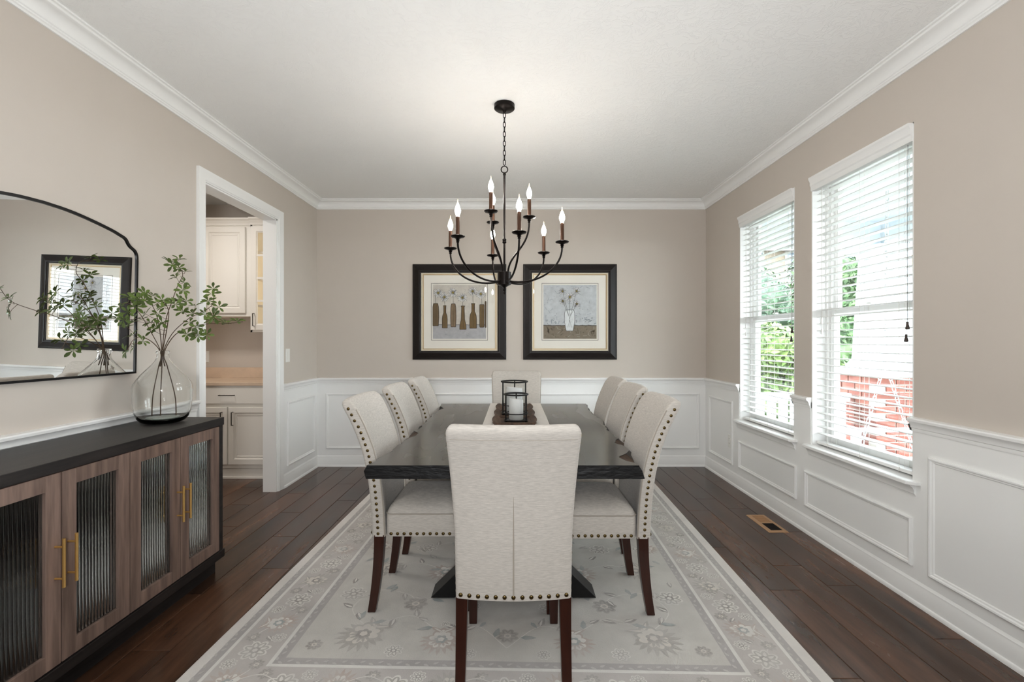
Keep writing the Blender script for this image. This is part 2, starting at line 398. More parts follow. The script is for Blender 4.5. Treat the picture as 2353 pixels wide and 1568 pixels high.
segs = [('left wall before the opening', FL, YF, DY0 - .076), ('left wall by the corner', FL, DY1 + .082, YB), ('far wall', FB, XL, XR), ('right wall by the corner', FR, WIN[0][1], YB),
        ('strip between the windows', FR, WIN[1][1], WIN[0][0]), ('right wall before the windows', FR, YF, WIN[1][0])]
for i, (nm, F, a, b) in enumerate(segs): run('trim_%d' % (i + 5), F, a, b, rail, label='white chair rail on the ' + nm)
for nm, F, a, b in (('baseboard_left', FL, YF, DY0 - .076), ('baseboard_left_corner', FL, DY1 + .082, YB), ('baseboard_back', FB, XL, XR), ('baseboard_right', FR, YF, YB)):
    run(nm, F, a, b, base, label='white baseboard')

# cased opening
dr = struct(bpy.data.objects.new('door_1', None), 'white cased opening to the pantry'); COL.objects.link(dr); dr.location = (XL, (DY0 + DY1) / 2, 0)
j = MB(); T = .016
j.box(XL - .112, XL + .001, DY0, DY0 + T, 0, DZ); j.build('jamb', 'trim_white', dr)
j = MB(); j.box(XL - .112, XL + .001, DY1 - T, DY1, 0, DZ); j.build('jamb', 'trim_white', dr)
j = MB(); j.box(XL - .112, XL + .001, DY0, DY1, DZ - T, DZ); j.build('jamb', 'trim_white', dr)
CAS = [(0, 0), (0, .020), (.008, .021), (.022, .018), (.060, .014), (.066, .016), (.072, .011), (.078, .010), (.078, 0)]   # inset from outer edge
m = MB()
for side in (1, -1):
    F = FL if side == 1 else (lambda u, v, h: (XL - .11 - h, u, v))
    u0, u1, v1 = DY0 - .070, DY1 + .078, DZ + .072
    ls = [[F(u0 + t, 0, h), F(u0 + t, v1 - t, h), F(u1 - t, v1 - t, h), F(u1 - t, 0, h)] for t, h in CAS]
    m.loops(ls, cap0=False, cap1=False, closed=False)
m.build('casing', 'trim_white', dr, smooth=30)

# ------------------------------------------------------------------ windows, blinds
def window(n, y0, y1, label):
    w = struct(bpy.data.objects.new('window_%d' % n, None), label); COL.objects.link(w); w.location = (XR, (y0 + y1) / 2, WZ0)
    F = lambda u, v, h: (WO - .005 - h, u, v)
    m = MB(); t = .008                                          # white jamb liner of the reveal
    m.box(XR, WO, y0, y0 + t, WZ0, WZ1); m.box(XR, WO, y1 - t, y1, WZ0, WZ1); m.box(XR, WO, y0, y1, WZ1 - t, WZ1)
    m.build('window_reveal', 'vinyl_white', w)
    a, b, c, d = y0 + t, y1 - t, WZ0 + .0, WZ1 - t
    m = MB(); m.frame(F, a, b, c, d, [(0, 0), (0, .07), (.012, .07), (.014, .055), (.035, .055), (.037, .0)]); m.build('window_frame', 'vinyl_white', w)
    zm = 1.455
    for nm, v0, v1, h in (('upper', zm - .02, d - .035, .012), ('lower', c + .035, zm + .028, .036)):
        m = MB(); m.frame(F, a + .035, b - .035, v0, v1, [(0, h), (0, h + .022), (.008, h + .024), (.036, h + .024), (.042, h + .016), (.042, h)])
        s = m.build('window_sash', 'vinyl_white', w)
        m = MB(); m.fbox(F, a + .07, b - .07, v0 + .036, v1 - .036, h + .008, h + .012); m.build('window_pane', 'window_glass', s)
    m = MB()                                                     # sash lock
    m.box(WO - .085, WO - .06, (y0 + y1) / 2 - .02, (y0 + y1) / 2 + .02, zm + .03, zm + .04); m.build('sash_lock', 'vinyl_white', w, bevel=.002)
    # stool and apron
    m = MB()
    o = .055
    pts = [(XR + .10, y0), (XR, y0), (XR, y0 - .045), (XR - o + .03, y0 - .045), (XR - o, y0 - .015), (XR - o, y1 + .015), (XR - o + .03, y1 + .045), (XR, y1 + .045), (XR, y1), (XR + .10, y1)]
    m.loops([[(x, y, WZ0 - .004) for x, y in pts], [(x, y, WZ0 + .014) for x, y in pts]]); m.build('window_sill', 'trim_white', w, bevel=.003)
    ap = [(0, -.062), (.008, -.062), (.010, -.054), (.014, -.050), (.016, -.034), (.026, -.016), (.034, -.012), (.034, -.004), (0, -.004)]
    run('window_apron', FR, y0 - .02, y1 + .02, [(h, WZ0 + v) for h, v in ap], parent=w)
    return w
window(1, *WIN[0], 'white single hung window nearer the far wall')
window(2, *WIN[1], 'white single hung window nearer the camera')

slat_cache = {}
def blind(y0, y1, label, drop_cord):
    b = thing('window_blind', label, 'blind', (XR + .04, (y0 + y1) / 2, WZ0 + .014), group='open white slat blinds in the two windows')
    ya, yb = y0 + .012, y1 - .012
    # moulded valance standing just proud of the wall
    vp = [(-.03, -.088), (.006, -.088), (.009, -.078), (.009, -.060), (.015, -.052), (.015, -.030), (.021, -.018), (.025, -.012), (.025, 0), (-.03, 0)]
    v = run('valance', FR, y0 + .003, y1 - .003, [(h, WZ1 - .004 + q) for h, q in vp], 'blind_white', parent=b)
    m = MB(); m.box(XR + .035, XR + .075, ya, yb, 2.262, 2.325); m.build('headrail', 'blind_white', b)
    if 's' not in slat_cache:
        L = (yb - ya) / 2; m = MB(); ls = []
        for e in (-L, L):
            top = [(-.025, e, -.0012), (-.0125, e, .0012), (0, e, .0020), (.0125, e, .0012), (.025, e, -.0012)]
            ls.append(top + [(x, y, z - .0032) for x, y, z in reversed(top)])
        m.loops(ls); slat_cache['s'] = (m.mesh('slat', 'blind_white', smooth=50), 2 * L)
    me, L0 = slat_cache['s']
    xs = XR + .052
    z = 2.232; n = 0
    bx, by, bz = wloc(b)
    while z > .655:
        inst(me, 'slat', b, (xs - bx, (ya + yb) / 2 - by, z - bz), scale=(1, (yb - ya) / L0, 1), rot=(0, math.radians(random.uniform(-1.5, 1.5)), 0)); z -= .0445; n += 1
    m = MB(); m.box(xs - .026, xs + .026, ya, yb, .604, .622); m.build('bottom_rail', 'blind_white', b, bevel=.003)
    for f in (.14, .5, .86):
        yc = lerp(ya, yb, f)
        m = MB()
        for dx in (-.027, .027): m.box(xs + dx - .0007, xs + dx + .0007, yc - .0007, yc + .0007, .61, 2.27)
        m.box(xs - .0005, xs + .0005, yc - .0005, yc + .0005, .61, 2.27)
        m.build('ladder_cord', 'blind_cord', b)
        m = MB(); m.tube([(xs - .027, yc - .004, .625), (xs - .030, yc, .606), (xs - .024, yc + .006, .598)], .0016, 6); m.build('cord_plug', 'blind_cord', b)
    xc = XR + .012
    for k, (dy, zt) in enumerate(((.050, 1.335), (.058, 1.272))):
        m = MB(); m.tube([(xc, y0 + dy, 2.27), (xc, y0 + dy + .002, zt + .03)], .0011, 6); c = m.build('pull_cord', 'tassel_wood' if k == 0 else 'blind_cord', b)
        m = MB(); m.lathe([(.004, .034), (.006, .030), (.0045, .024), (.007, .012), (.010, 0), (.008, -.004), (.002, -.005)], 12, (xc, y0 + dy + .002, zt)); m.build('tassel', 'tassel_wood', c, smooth=True)
    for k, (dy, zt) in enumerate(((.085, 1.385), (.088, 1.318))):
        m = MB(); m.tube([(xc, y1 - dy, 2.27), (xc, y1 - dy, zt + .03)], .0010, 6); c = m.build('tilt_cord', 'blind_cord', b)
        m = MB(); m.lathe([(.003, .034), (.005, .028), (.006, .008), (.008, 0), (.002, -.002)], 12, (xc, y1 - dy, zt)); m.build('tassel', 'blind_white', c, smooth=True)
    # dark cord cleat on the reveal
    m = MB(); m.tube([(XR + .006, y0 + .012, .872), (XR - .004, y0 + .020, .862), (XR + .0, y0 + .016, .838), (XR + .012, y0 + .012, .828)], [.003, .007, .006, .003], 8); m.build('cord_cleat', 'slot_dark', b, smooth=True)
blind(*WIN[0], 'white wood slat blind in the window nearer the far wall', 0)
blind(*WIN[1], 'white wood slat blind in the larger looking window nearer the camera', 0)

# ------------------------------------------------------------------ pantry
def cab_door(parent, F, u0, u1, v0, v1, h0, name='door', glass=False, handle=None, mt='cabinet_white'):
    m = MB()
    m.frame(F, u0, u1, v0, v1, [(0, h0), (0, h0 + .016), (.003, h0 + .019), (.050, h0 + .019), (.056, h0 + .012), (.062, h0 + .010), (.064, h0 + .006)])
    if not glass: m.fbox(F, u0 + .06, u1 - .06, v0 + .06, v1 - .06, h0, h0 + .008)
    if not glass: m.frame(F, u0 + .066, u1 - .066, v0 + .066, v1 - .066, [(0, h0 + .008), (.004, h0 + .012), (.010, h0 + .012), (.016, h0 + .008)])
    d = m.build(name, mt, parent)
    if glass:
        m = MB(); m.fbox(F, u0 + .06, u1 - .06, v0 + .06, v1 - .06, h0 + .006, h0 + .010); m.build('glass_pane', 'cabinet_glass', d)
        nv = 4
        for k in range(1, nv):
            v = lerp(v0 + .06, v1 - .06, k / nv)
            q = MB(); q.fbox(F, u0 + .055, u1 - .055, v - .010, v + .010, h0 + .004, h0 + .017); q.build('muntin', mt, d)
    if handle:
        hu, hv0, hv1, vert = handle
        m = MB(); R = .0045
        pts = [(hu, hv0, h0 + .018), (hu, hv0, h0 + .045), (hu, hv1, h0 + .045), (hu, hv1, h0 + .018)] if vert else [(hv0, hu, h0 + .018), (hv0, hu, h0 + .045), (hv1, hu, h0 + .045), (hv1, hu, h0 + .018)]
        m.tube([F(*p) for p in pts], R, 8); m.build('handle', 'pull_nickel', d, smooth=True)
    return d
YC = 4.42                                                       # face of the base cabinets
bc = thing('base_cabinet', 'white base cabinet with one drawer over two doors in the pantry', 'cabinet', (-2.65, YC, 0))
FP = lambda u, v, h: (u, YC - h, v)
m = MB(); m.box(-3.63, -2.12, YC, 4.98, .10, .862); m.box(-3.63, -2.12, YC + .02, 4.98, 0, .10); m.build('body', 'cabinet_white', bc)
m = MB(); m.loops([[(-3.63, YC + .02 - h, v) for h, v in ((0, 0), (.016, 0), (.016, .014), (.012, .02), (.004, .09), (0, .09))], [(-2.12, YC + .02 - h, v) for h, v in ((0, 0), (.016, 0), (.016, .014), (.012, .02), (.004, .09), (0, .09))]]); m.build('toe_board', 'cabinet_white', bc)
for k, (a, b) in enumerate(((-3.06, -2.635), (-2.625, -2.20))):
    hx = b - .045 if k == 0 else a + .045
    cab_door(bc, FP, a, b, .135, .665, 0, handle=(hx, .50, .62, True))
cab_door(bc, FP, -3.60, -3.08, .135, .665, 0)
m = MB(); m.frame(FP, -3.06, -2.20, .695, .845, [(0, 0), (0, .016), (.003, .019), (.02, .019)]); m.fbox(FP, -3.045, -2.215, .71, .83, 0, .0185); d = m.build('drawer', 'cabinet_white', bc)
m = MB(); m.tube([FP(*p) for p in ((-2.70, .775, .018), (-2.70, .775, .045), (-2.565, .775, .045), (-2.565, .775, .018))], .0045, 8); m.build('handle', 'pull_nickel', d, smooth=True)
m = MB(); m.box(-3.64, -2.115, YC - .03, 4.995, .863, .893); ct = tag(m.build('worktop', 'counter_stone', origin=(-2.65, 4.7, .863), bevel=.003), 'beige stone worktop on the pantry base cabinet', 'worktop')
m = MB(); m.box(-3.64, -2.115, 4.975, 4.997, .8935, 1.0); m.build('backsplash', 'counter_stone', ct)
YU = 4.68
FU = lambda u, v, h: (u, YU - h, v)
uc = thing('wall_cabinet', 'white two door wall cabinet above the pantry worktop', 'cabinet', (-2.9, YU, 1.515))
m = MB(); m.box(-3.63, -2.56, YU, 4.998, 1.515, 2.40); m.build('body', 'cabinet_white', uc)
cab_door(uc, FU, -3.46, -3.035, 1.545, 2.385, 0, handle=(-3.07, 1.58, 1.70, True))
cab_door(uc, FU, -3.02, -2.615, 1.545, 2.385, 0, handle=(-2.985, 1.58, 1.70, True))
cpf = [(0, 0), (.012, 0), (.016, .02), (.03, .045), (.045, .055), (.045, .07), (0, .07)]
m = MB(); m.loops([[(x, YU - h, 2.40 + v) for h, v in cpf] for x in (-3.63, -2.56)]); m.build('cornice', 'cabinet_white', uc)
YG = YU - .03
FG = lambda u, v, h: (u, YG - h, v)
gc = thing('wall_cabinet', 'white wall cabinet with a divided glass door beside the opening', 'cabinet', (-2.35, YG, 1.36))
m = MB(); a, b, z0, z1 = -2.555, -2.12, 1.36, 2.40
m.box(a, a + .018, YG, 4.998, z0, z1); m.box(b - .018, b, YG, 4.998, z0, z1); m.box(a, b, YG, 4.998, z0, z0 + .02); m.box(a, b, YG, 4.998, z1 - .02, z1); m.build('body', 'cabinet_white', gc)
m = MB(); m.box(a + .018, b - .018, 4.96, 4.995, z0 + .02, z1 - .02); m.build('back_panel', 'cabinet_inside', gc)
for k in range(1, 4):
    m = MB(); zz = lerp(z0, z1, k / 4); m.box(a + .018, b - .018, YG + .03, 4.90, zz - .009, zz + .009); m.build('shelf', 'cabinet_white', gc)
cab_door(gc, FG, a + .012, b - .012, z0 + .02, z1 - .012, 0, glass=True, handle=(a + .045, 1.42, 1.54, True))
m = MB(); m.loops([[(x, YG - h, 2.40 + v) for h, v in cpf] for x in (a, b)]); m.build('cornice', 'cabinet_white', gc)

def plate(name, F, u, v, label, cat, kind, h0=0.0):
    o = thing(name, label, cat, F(u, v, h0))
    m = MB(); m.frame(F, u - .036, u + .036, v - .059, v + .059, [(0, h0), (0, h0 + .003), (.004, h0 + .006)]); m.fbox(F, u - .033, u + .033, v - .056, v + .056, h0, h0 + .006); m.build('cover_plate', 'plate_white', o)
    if kind == 'switch':
        m = MB(); m.fbox(F, u - .017, u + .017, v - .034, v + .034, h0 + .006, h0 + .009); m.build('rocker', 'plate_white', o, bevel=.001)
    else:
        for dv in (-.021, .021):
            m = MB(); m.fbox(F, u - .015, u + .015, v + dv - .014, v + dv + .014, h0 + .006, h0 + .0075); q = m.build('socket', 'plate_white', o)
            m = MB()
            for du in (-.006, .006): m.fbox(F, u + du - .001, u + du + .001, v + dv - .002, v + dv + .007, h0 + .0075, h0 + .0079)
            m.build('slot', 'slot_dark', q)
plate('light_switch', FL, 4.235, 1.146, 'white rocker light switch beside the cased opening', 'switch', 'switch')
plate('wall_outlet', FR, 4.31, .372, 'white outlet low on the wainscot near the far corner', 'outlet', 'outlet', .006)
plate('wall_outlet', lambda u, v, h: (u, 5.0 - h, v), -3.215, 1.11, 'white outlet above the pantry worktop', 'outlet', 'outlet')

# floor register
fr = thing('floor_register', 'tan metal floor register on the dark planks by the wainscot', 'floor vent', (1.764, 3.34, 0))
FV = lambda u, v, h: (1.764 + u, 3.338 + v, h)
m = MB(); m.frame(FV, -.066, .066, -.159, .159, [(0, 0), (.004, .005), (.026, .006), (.026, .0)]); m.fbox(FV, -.042, .042, -.007, .007, 0, .006); m.build('face_plate', 'vent_tan', fr)
m = MB(); m.fbox(FV, -.04, .04, -.133, .133, .0003, .001); m.build('duct', 'vent_dark', fr)
m = MB(); m.fbox(FV, -.04, .04, .007, .133, .001, .0025); m.build('damper', 'vent_tan', fr)
for k in range(11):
    for s0 in (-.125, .012):
        m = MB(); v = s0 + k * .0112; m.fbox(FV, -.04, .04, v, v + .0035, .001, .005); m.build('louvre', 'vent_tan' if s0 > 0 else 'vent_dark', fr)

# ------------------------------------------------------------------ dining table with live edge
TZ, TT = .76, .056
left_t = [(1.968, -.603), (2.08, -.588), (2.17, -.570), (2.35, -.566), (2.48, -.560), (2.56, -.535), (2.66, -.530), (2.74, -.566), (2.82, -.548), (2.95, -.556), (3.12, -.556), (3.35, -.566), (3.55, -.552), (3.64, -.535), (3.70, -.548), (3.80, -.582), (3.92, -.588)]
right_t = [(1.968, .517), (2.0, .516), (2.05, .470), (2.12, .468), (2.19, .523), (2.30, .546), (2.36, .535), (2.41, .505), (2.46, .520), (2.52, .553), (2.67, .540), (2.85, .546), (3.05, .568), (3.15, .582), (3.20, .560), (3.28, .562), (3.36, .556), (3.55, .562), (3.72, .576), (3.85, .590), (3.92, .590)]
left_b = [(1.968, -.613), (2.3, -.592), (2.7, -.600), (3.2, -.588), (3.6, -.585), (3.92, -.597)]
right_b = [(1.968, .537), (2.1, .545), (2.3, .566), (2.45, .585), (2.7, .568), (3.2, .600), (3.6, .585), (3.92, .606)]
tb = thing('dining_table', 'black stained live edge wood dining table on dark crossed legs', 'table', (0, 2.95, 0))
N = 110; ys = [lerp(1.968, 3.92, i / N) for i in range(N + 1)]
jt = lambda y, k: .004 * math.sin(y * 31 + k) + .003 * math.sin(y * 67 + 2 * k)
m = MB(); top = []; mid = []; bot = []; notch = []
for y in ys:
    tx = interp(right_t, y); bx = interp(right_b, y); top.append((tx + jt(y, 1), y)); bot.append((bx + jt(y, 3), y)); mid.append((lerp(tx, bx, .75) + jt(y, 5), y)); notch.append(bx - tx > .045)
nr = len(top)
for y in reversed(ys):
    tx = interp(left_t, y); bx = interp(left_b, y); top.append((tx + jt(y, 2), y)); bot.append((bx + jt(y, 4), y)); mid.append((lerp(tx, bx, .75) + jt(y, 6), y)); notch.append(tx - bx > .045)
n = len(top)
vs = [(x, y, TZ) for x, y in top] + [(x, y, TZ - .003) for x, y in top] + [(x, y, TZ - .024) for x, y in mid] + [(x, y, TZ - TT) for x, y in bot]
# shrink the very top ring a little so that the arris catches light
fs = []; mis = []
for k in range(3):
    for i in range(n):
        jn = (i + 1) % n; fs.append((k * n + i, k * n + jn, (k + 1) * n + jn, (k + 1) * n + i)); mis.append(2 if (notch[i] and k > 0) else 1)
m.add(vs, [], 0)
for f, q in zip(fs, mis): m.f.append(f); m.mi.append(q); m.c.append(None)
# top and bottom as strips across the board
for k in range(N):
    a, b, c, d = k, k + 1, n - 2 - k, n - 1 - k
    m.f.append((a, b, c, d)); m.mi.append(0); m.c.append(None)
    m.f.append((3 * n + a, 3 * n + d, 3 * n + c, 3 * n + b)); m.mi.append(1); m.c.append(None)
m.build('tabletop', ['table_top', 'table_edge', 'table_bark'], tb, smooth=35)
for yc in (2.395, 3.49):
    for s in (-1, 1):
        m = MB(); hw, hd = .058, .065
        # slanted bar from the floor on one side to the board on the other
        x0, x1, z0, z1 = .345 * s, -.36 * s, .021, TZ - TT
        m.loops([[(x0 - hw, yc - hd, z0), (x0 + hw, yc - hd, z0), (x0 + hw, yc + hd, z0), (x0 - hw, yc + hd, z0)], [(x1 - hw, yc - hd, z1), (x1 + hw, yc - hd, z1), (x1 + hw, yc + hd, z1), (x1 - hw, yc + hd, z1)]])
        lg = m.build('leg', 'black_metal', tb, bevel=.002)
        m = MB(); m.lathe([(.016, 0), (.018, .004), (.012, .013)], 14, (x0, yc, .0115)); m.build('levelling_foot', 'plate_white', lg)
    m = MB(); m.box(-.42, .42, yc - .05, yc + .05, TZ - TT - .006, TZ - TT); m.build('mounting_plate', 'black_metal', tb)

# ------------------------------------------------------------------ chairs (built facing +Y, origin on the floor)
RB = [(.352, -.236), (.45, -.240), (.55, -.247), (.65, -.260), (.75, -.281), (.85, -.316), (.93, -.354), (.985, -.386)]   # height, rear face
HWID = [(.352, .205), (.6, .208), (.985, .2255)]
def rrect(cx, cy, hx, hy, r, z, bulge=0.0, n=5):
    pts = []
    for qx, qy, a0 in ((1, 1, 0), (-1, 1, PI / 2), (-1, -1, PI), (1, -1, 1.5 * PI)):
        for k in range(n + 1):
            a = a0 + PI / 2 * k / n
            pts.append((cx + qx * (hx - r) + r * math.cos(a), cy + qy * (hy - r) + r * math.sin(a)))
        if qx == 1 and qy == 1:                                   # along the front edge
            pts += [(cx + (hx - r) * t, cy + hy) for t in (.66, .33, 0, -.33, -.66)]
        if qx == -1 and qy == -1:
            pts += [(cx + (hx - r) * t, cy - hy) for t in (-.66, -.33, 0, .33, .66)]
    return [(x, y - bulge * (1 - min(1, abs(x - cx) / hx) ** 2), z) for x, y in pts]
TH = .064
def make_chair():
    c = bpy.data.objects.new('dining_chair', None); COL.objects.link(c); c.empty_display_size = .05
    # upholstered back
    m = MB(); ls = []
    zs = [.352, .40, .46, .52, .58, .64, .70, .76, .82, .87, .91, .945]
    for z in zs: ls.append(rrect(0, interp(RB, z) + TH / 2, interp(HWID, z), TH / 2, .014, z, .022))
    for k in range(1, 7):
        a = PI / 2 * k / 6; z = .945 + .042 * math.sin(a); sh = .030 * (1 - math.cos(a))
        ls.append(rrect(0, interp(RB, min(z, .985)) + TH / 2 + .0, interp(HWID, z) - sh * .9, TH / 2 - sh * .9, max(.003, .014 - sh * .3), z, .022))
    m.loops(ls); back = m.build('backrest', 'linen', c, smooth=50, local=True)
    for s in (-1, 1):
        pts = [(s * (interp(HWID, z) - .001), interp(RB, z) + TH - .006, z) for z in zs]
        m = MB(); m.tube(pts, .0028, 6); m.build('piping', 'linen_piping', back, smooth=True, local=True)
    pts = [(0, interp(RB, z) - .0225, z) for z in (.355, .45, .55, .65, .73)]
    m = MB(); m.tube(pts, [.0032, .0032, .003, .002, .0008], 6); m.build('back_seam', 'linen_piping', back, smooth=True, local=True)
    m = MB(); m.tube([(x, interp(RB, .938) - .0225 * (1 - (x / .22) ** 2) + .0006, .938) for x in [(-.21 + .42 * k / 12) for k in range(13)]], .0016, 6); m.build('top_seam', 'linen_piping', back, smooth=True, local=True)
    # seat
    m = MB(); ls = []; cy = .036; hy = .211
    for z, sh in ((.352, .003), (.358, 0), (.40, 0), (.44, 0), (.452, .001), (.462, .004)): ls.append(rrect(0, cy, .2045 - sh, hy - sh, .028, z))
    for k in range(1, 9):
        a = k / 8; sh = .004 + .19 * a ** 1.6; z = .462 + .066 * (1 - (1 - a) ** 2.2)
        ls.append(rrect(0, cy + .0 * a, max(.01, .2045 - sh), max(.014, hy - sh), max(.004, .028 * (1 - a) + .004), z))
    m.loops(ls); seat = m.build('seat', 'linen', c, smooth=50, local=True)
    loop = [(x, y, .457) for x, y, z in rrect(0, cy, .2045, hy, .028, .457)]
    m = MB(); m.tube(loop, .0026, 6, ring=True); m.build('piping', 'linen_piping', seat, smooth=True, local=True)
    # legs
    for s in (-1, 1):
        m = MB(); ls = []
        for k in range(9):
            t = k / 8; z = .36 * (1 - t); yy = -.204 - .006 * t - .030 * t * t; w = lerp(.021, .0165, t); dd = lerp(.0235, .018, t)
            x = s * (.184 + .004 * t)
            ls.append([(x - w, yy - dd, z), (x + w, yy - dd, z), (x + w, yy + dd, z), (x - w, yy + dd, z)])
        m.loops(ls); m.build('leg', 'leg_cherry', c, local=True, bevel=.002)
        m = MB(); ls = []
        for t in (0, 1):
            z = .36 * (1 - t); w = lerp(.022, .017, t); x = s * .180; yy = .222
            ls.append([(x - w, yy - w, z), (x + w, yy - w, z), (x + w, yy + w, z), (x - w, yy + w, z)])
        m.loops(ls); m.build('leg', 'leg_cherry', c, local=True, bevel=.002)
    # brass nail heads: both back edges, both seat sides, seat front, rear hem
    for s in (-1, 1):
        for k in range(22):
            z = .366 + k * .0277
            inst(NAIL, 'nailhead', c, (s * (interp(HWID, z) - .0012), interp(RB, z) + .028 - .004 * (k > 18), z), rot=(0, s * PI / 2, 0))
        for k in range(13): inst(NAIL, 'nailhead', c, (s * .205, -.148 + k * .0302, .366), rot=(0, s * PI / 2, 0))
    for k in range(13):
        x = -.186 + k * .031
        inst(NAIL, 'nailhead', c, (x, .2475, .366), rot=(-PI / 2, 0, 0))
        inst(NAIL, 'nailhead', c, (x, interp(RB, .366) - .022 * (1 - (x / .205) ** 2) - .0008, .366 + .0), rot=(PI / 2, 0, 0))
    return c
m = MB(); m.lathe([(.0078, -.001), (.0076, .0012), (.0060, .0030), (.0030, .0040)], 10); NAIL = m.mesh('nailhead', 'nail_brass', smooth=60)
ch0 = make_chair()
GR = 'cream linen dining chairs with nailhead trim'
seats = [  # x, y, heading (0 = facing away from the camera), label
    (.0, 1.925, 0, 'cream linen dining chair at the near head of the table, its back to the camera'),
    (.026, 4.05, PI, 'cream linen dining chair at the far head of the table by the far wall'),
    (-.420, 2.425, -PI / 2, 'cream linen dining chair nearest the camera on the sideboard side of the table'),
    (-.402, 3.03, -PI / 2, 'middle cream linen dining chair on the sideboard side of the table'),
    (-.368, 3.572, -PI / 2, 'cream linen dining chair on the sideboard side next to the far head'),
    (.392, 2.40, PI / 2, 'cream linen dining chair nearest the camera on the window side of the table'),
    (.420, 3.035, PI / 2, 'middle cream linen dining chair on the window side of the table'),
    (.426, 3.572, PI / 2, 'cream linen dining chair on the window side next to the far head')]
RUGT = .010
for i, (x, y, a, lab) in enumerate(seats):
    c = ch0 if i == 0 else copy_tree(ch0)
    c.location = (x, y, RUGT + .0018); c.rotation_euler = (0, 0, a); tag(c, lab, 'chair', GR)

# ------------------------------------------------------------------ runner, tray, hurricane lanterns, candles
m = MB(); ls = []
pathY = [(2.10, .7615), (2.6, .7615), (3.2, .7615), (3.915, .7615), (3.927, .759), (3.934, .745), (3.936, .66)]
for k, (y, z) in enumerate(pathY):
    row = []
    for i in range(13):
        x = lerp(-.186, .220, i / 12); row.append((x + .003 * math.sin(y * 9 + i), y + (.006 * math.sin(i * 1.3) if k == 6 else 0), z + .0012 * max(0, math.sin(i * 2.1 + y * 6))))
    ls.append(row + [(a, b, c + .0028) if k < 4 else (a, b + .0028, c) for a, b, c in reversed(row)])
m.loops(ls); tag(m.build('table_runner', 'runner_cloth', origin=(0, 3, .7615), smooth=50), 'off white cloth runner along the middle of the table', 'table runner')
tr = thing('wooden_tray', 'rough dark wooden trough tray with compartments on the runner', 'tray', (.006, 3.25, .766))
tz = .7665; X0, X1 = -.133, .145; Y0, Y1 = 2.83, 3.69
m = MB()                                                         # scalloped outer shell with sloped sides
nseg = 3; L3 = (Y1 - Y0) / nseg; R_out = []; 
m.box(X0 + .02, X1 - .02, Y0 + .012, Y1 - .012, tz, tz + .008); m.build('base', 'tray_wood', tr)
for k in range(nseg):
    a, b = Y0 + k * L3, Y0 + (k + 1) * L3
    for s, xe in ((-1, X0), (1, X1)):
        m = MB(); ls = []
        for t in [i / 8 for i in range(9)]:
            y = lerp(a, b, t); o = .012 * math.sin(PI * t); x = xe + s * (o - .012)
            ls.append([(x - s * .03, y, tz + .004), (x, y, tz + .024), (x - s * .012, y, tz + .026 + .003 * math.sin(t * 9)), (x - s * .040, y, tz + .008)])
        m.loops(ls); m.build('side_wall', 'tray_wood', tr, smooth=40)
for k in range(nseg + 1):
    y = Y0 + k * L3; m = MB(); hh = .024 if k in (0, nseg) else .018
    m.loops([[(x, y - w, z) for x, z in ((X0 + .028, tz + .004), (X0 + .006, tz + hh), (X1 - .006, tz + hh), (X1 - .028, tz + .004))] for w in (-.008, .008)]); m.build('divider', 'tray_wood', tr, bevel=.003)
def hurricane(x, y, r, h, label, clabel):
    z = tz + .0085; o = thing('hurricane_lantern', label, 'candle holder', (x, y, z))
    f = MB()
    for q in range(3):
        a = 2 * PI * q / 3 + 1.55; f = MB(); f.lathe([(.002, 0), (.008, .003), (.010, .009), (.006, .014)], 12, (x + r * math.cos(a), y + r * math.sin(a), z)); f.build('ball_foot', 'black_metal', o, smooth=True)
        f = MB(); f.tube([(x + r * math.cos(a), y + r * math.sin(a), z + .008), (x + r * math.cos(a), y + r * math.sin(a), z + h)], .0045, 8); f.build('post', 'black_metal', o, smooth=True)
    f = MB(); f.lathe([(r, .008), (r + .003, .012), (r, .016), (r - .01, .016), (r - .01, .008)], 32, (x, y, z)); f.lathe([(r - .009, .010), (r - .009, .013)], 32, (x, y, z)); f.build('base_plate', 'black_metal', o, smooth=40)
    for zz, rt in ((.24 * h + .012, .0035), (h, .0055)):
        f = MB(); f.ring((x, y, z + zz), r, rt, 36, 8); f.build('hoop', 'black_metal', o, smooth=True)
    f = MB(); g = r - .010; f.lathe([(g, .0165), (g, h - .003)], 40, (x, y, z), cap0=False, cap1=False); f.build('glass_cylinder', 'hurricane_glass', o, smooth=40)
    cr, chh = r * .62, h * .78
    cz = z + .0135; cd = thing('pillar_candle', clabel, 'candle', (x, y, cz))
    f = MB(); ls = []
    for rr, zz, sag in ((cr - .002, 0, 0), (cr, .003, 0), (cr, chh * .85, 0), (cr - .001, chh, .6), (cr - .005, chh + .001, .7), (cr * .6, chh - .008, 1), (.004, chh - .010, 1)):
        ls.append([(x + rr * math.cos(a), y + rr * math.sin(a), cz + zz - sag * .018 * (.5 + .5 * math.cos(a - .6) * rr / cr)) for a in [2 * PI * i / 28 for i in range(28)]])
    f.loops(ls); f.build('wax', 'candle_wax', cd, smooth=50)
    f = MB(); f.tube([(x, y, cz + chh - .022), (x + .001, y, cz + chh - .004), (x + .003, y, cz + chh + .004)], .0013, 6); f.build('wick', 'candle_wick', cd)
hurricane(.016, 2.965, .072, .168, 'shorter black metal and glass hurricane lantern nearer the camera', 'white pillar candle in the shorter lantern')
hurricane(.006, 3.262, .088, .222, 'taller black metal and glass hurricane lantern behind the shorter one', 'white pillar candle in the taller lantern')

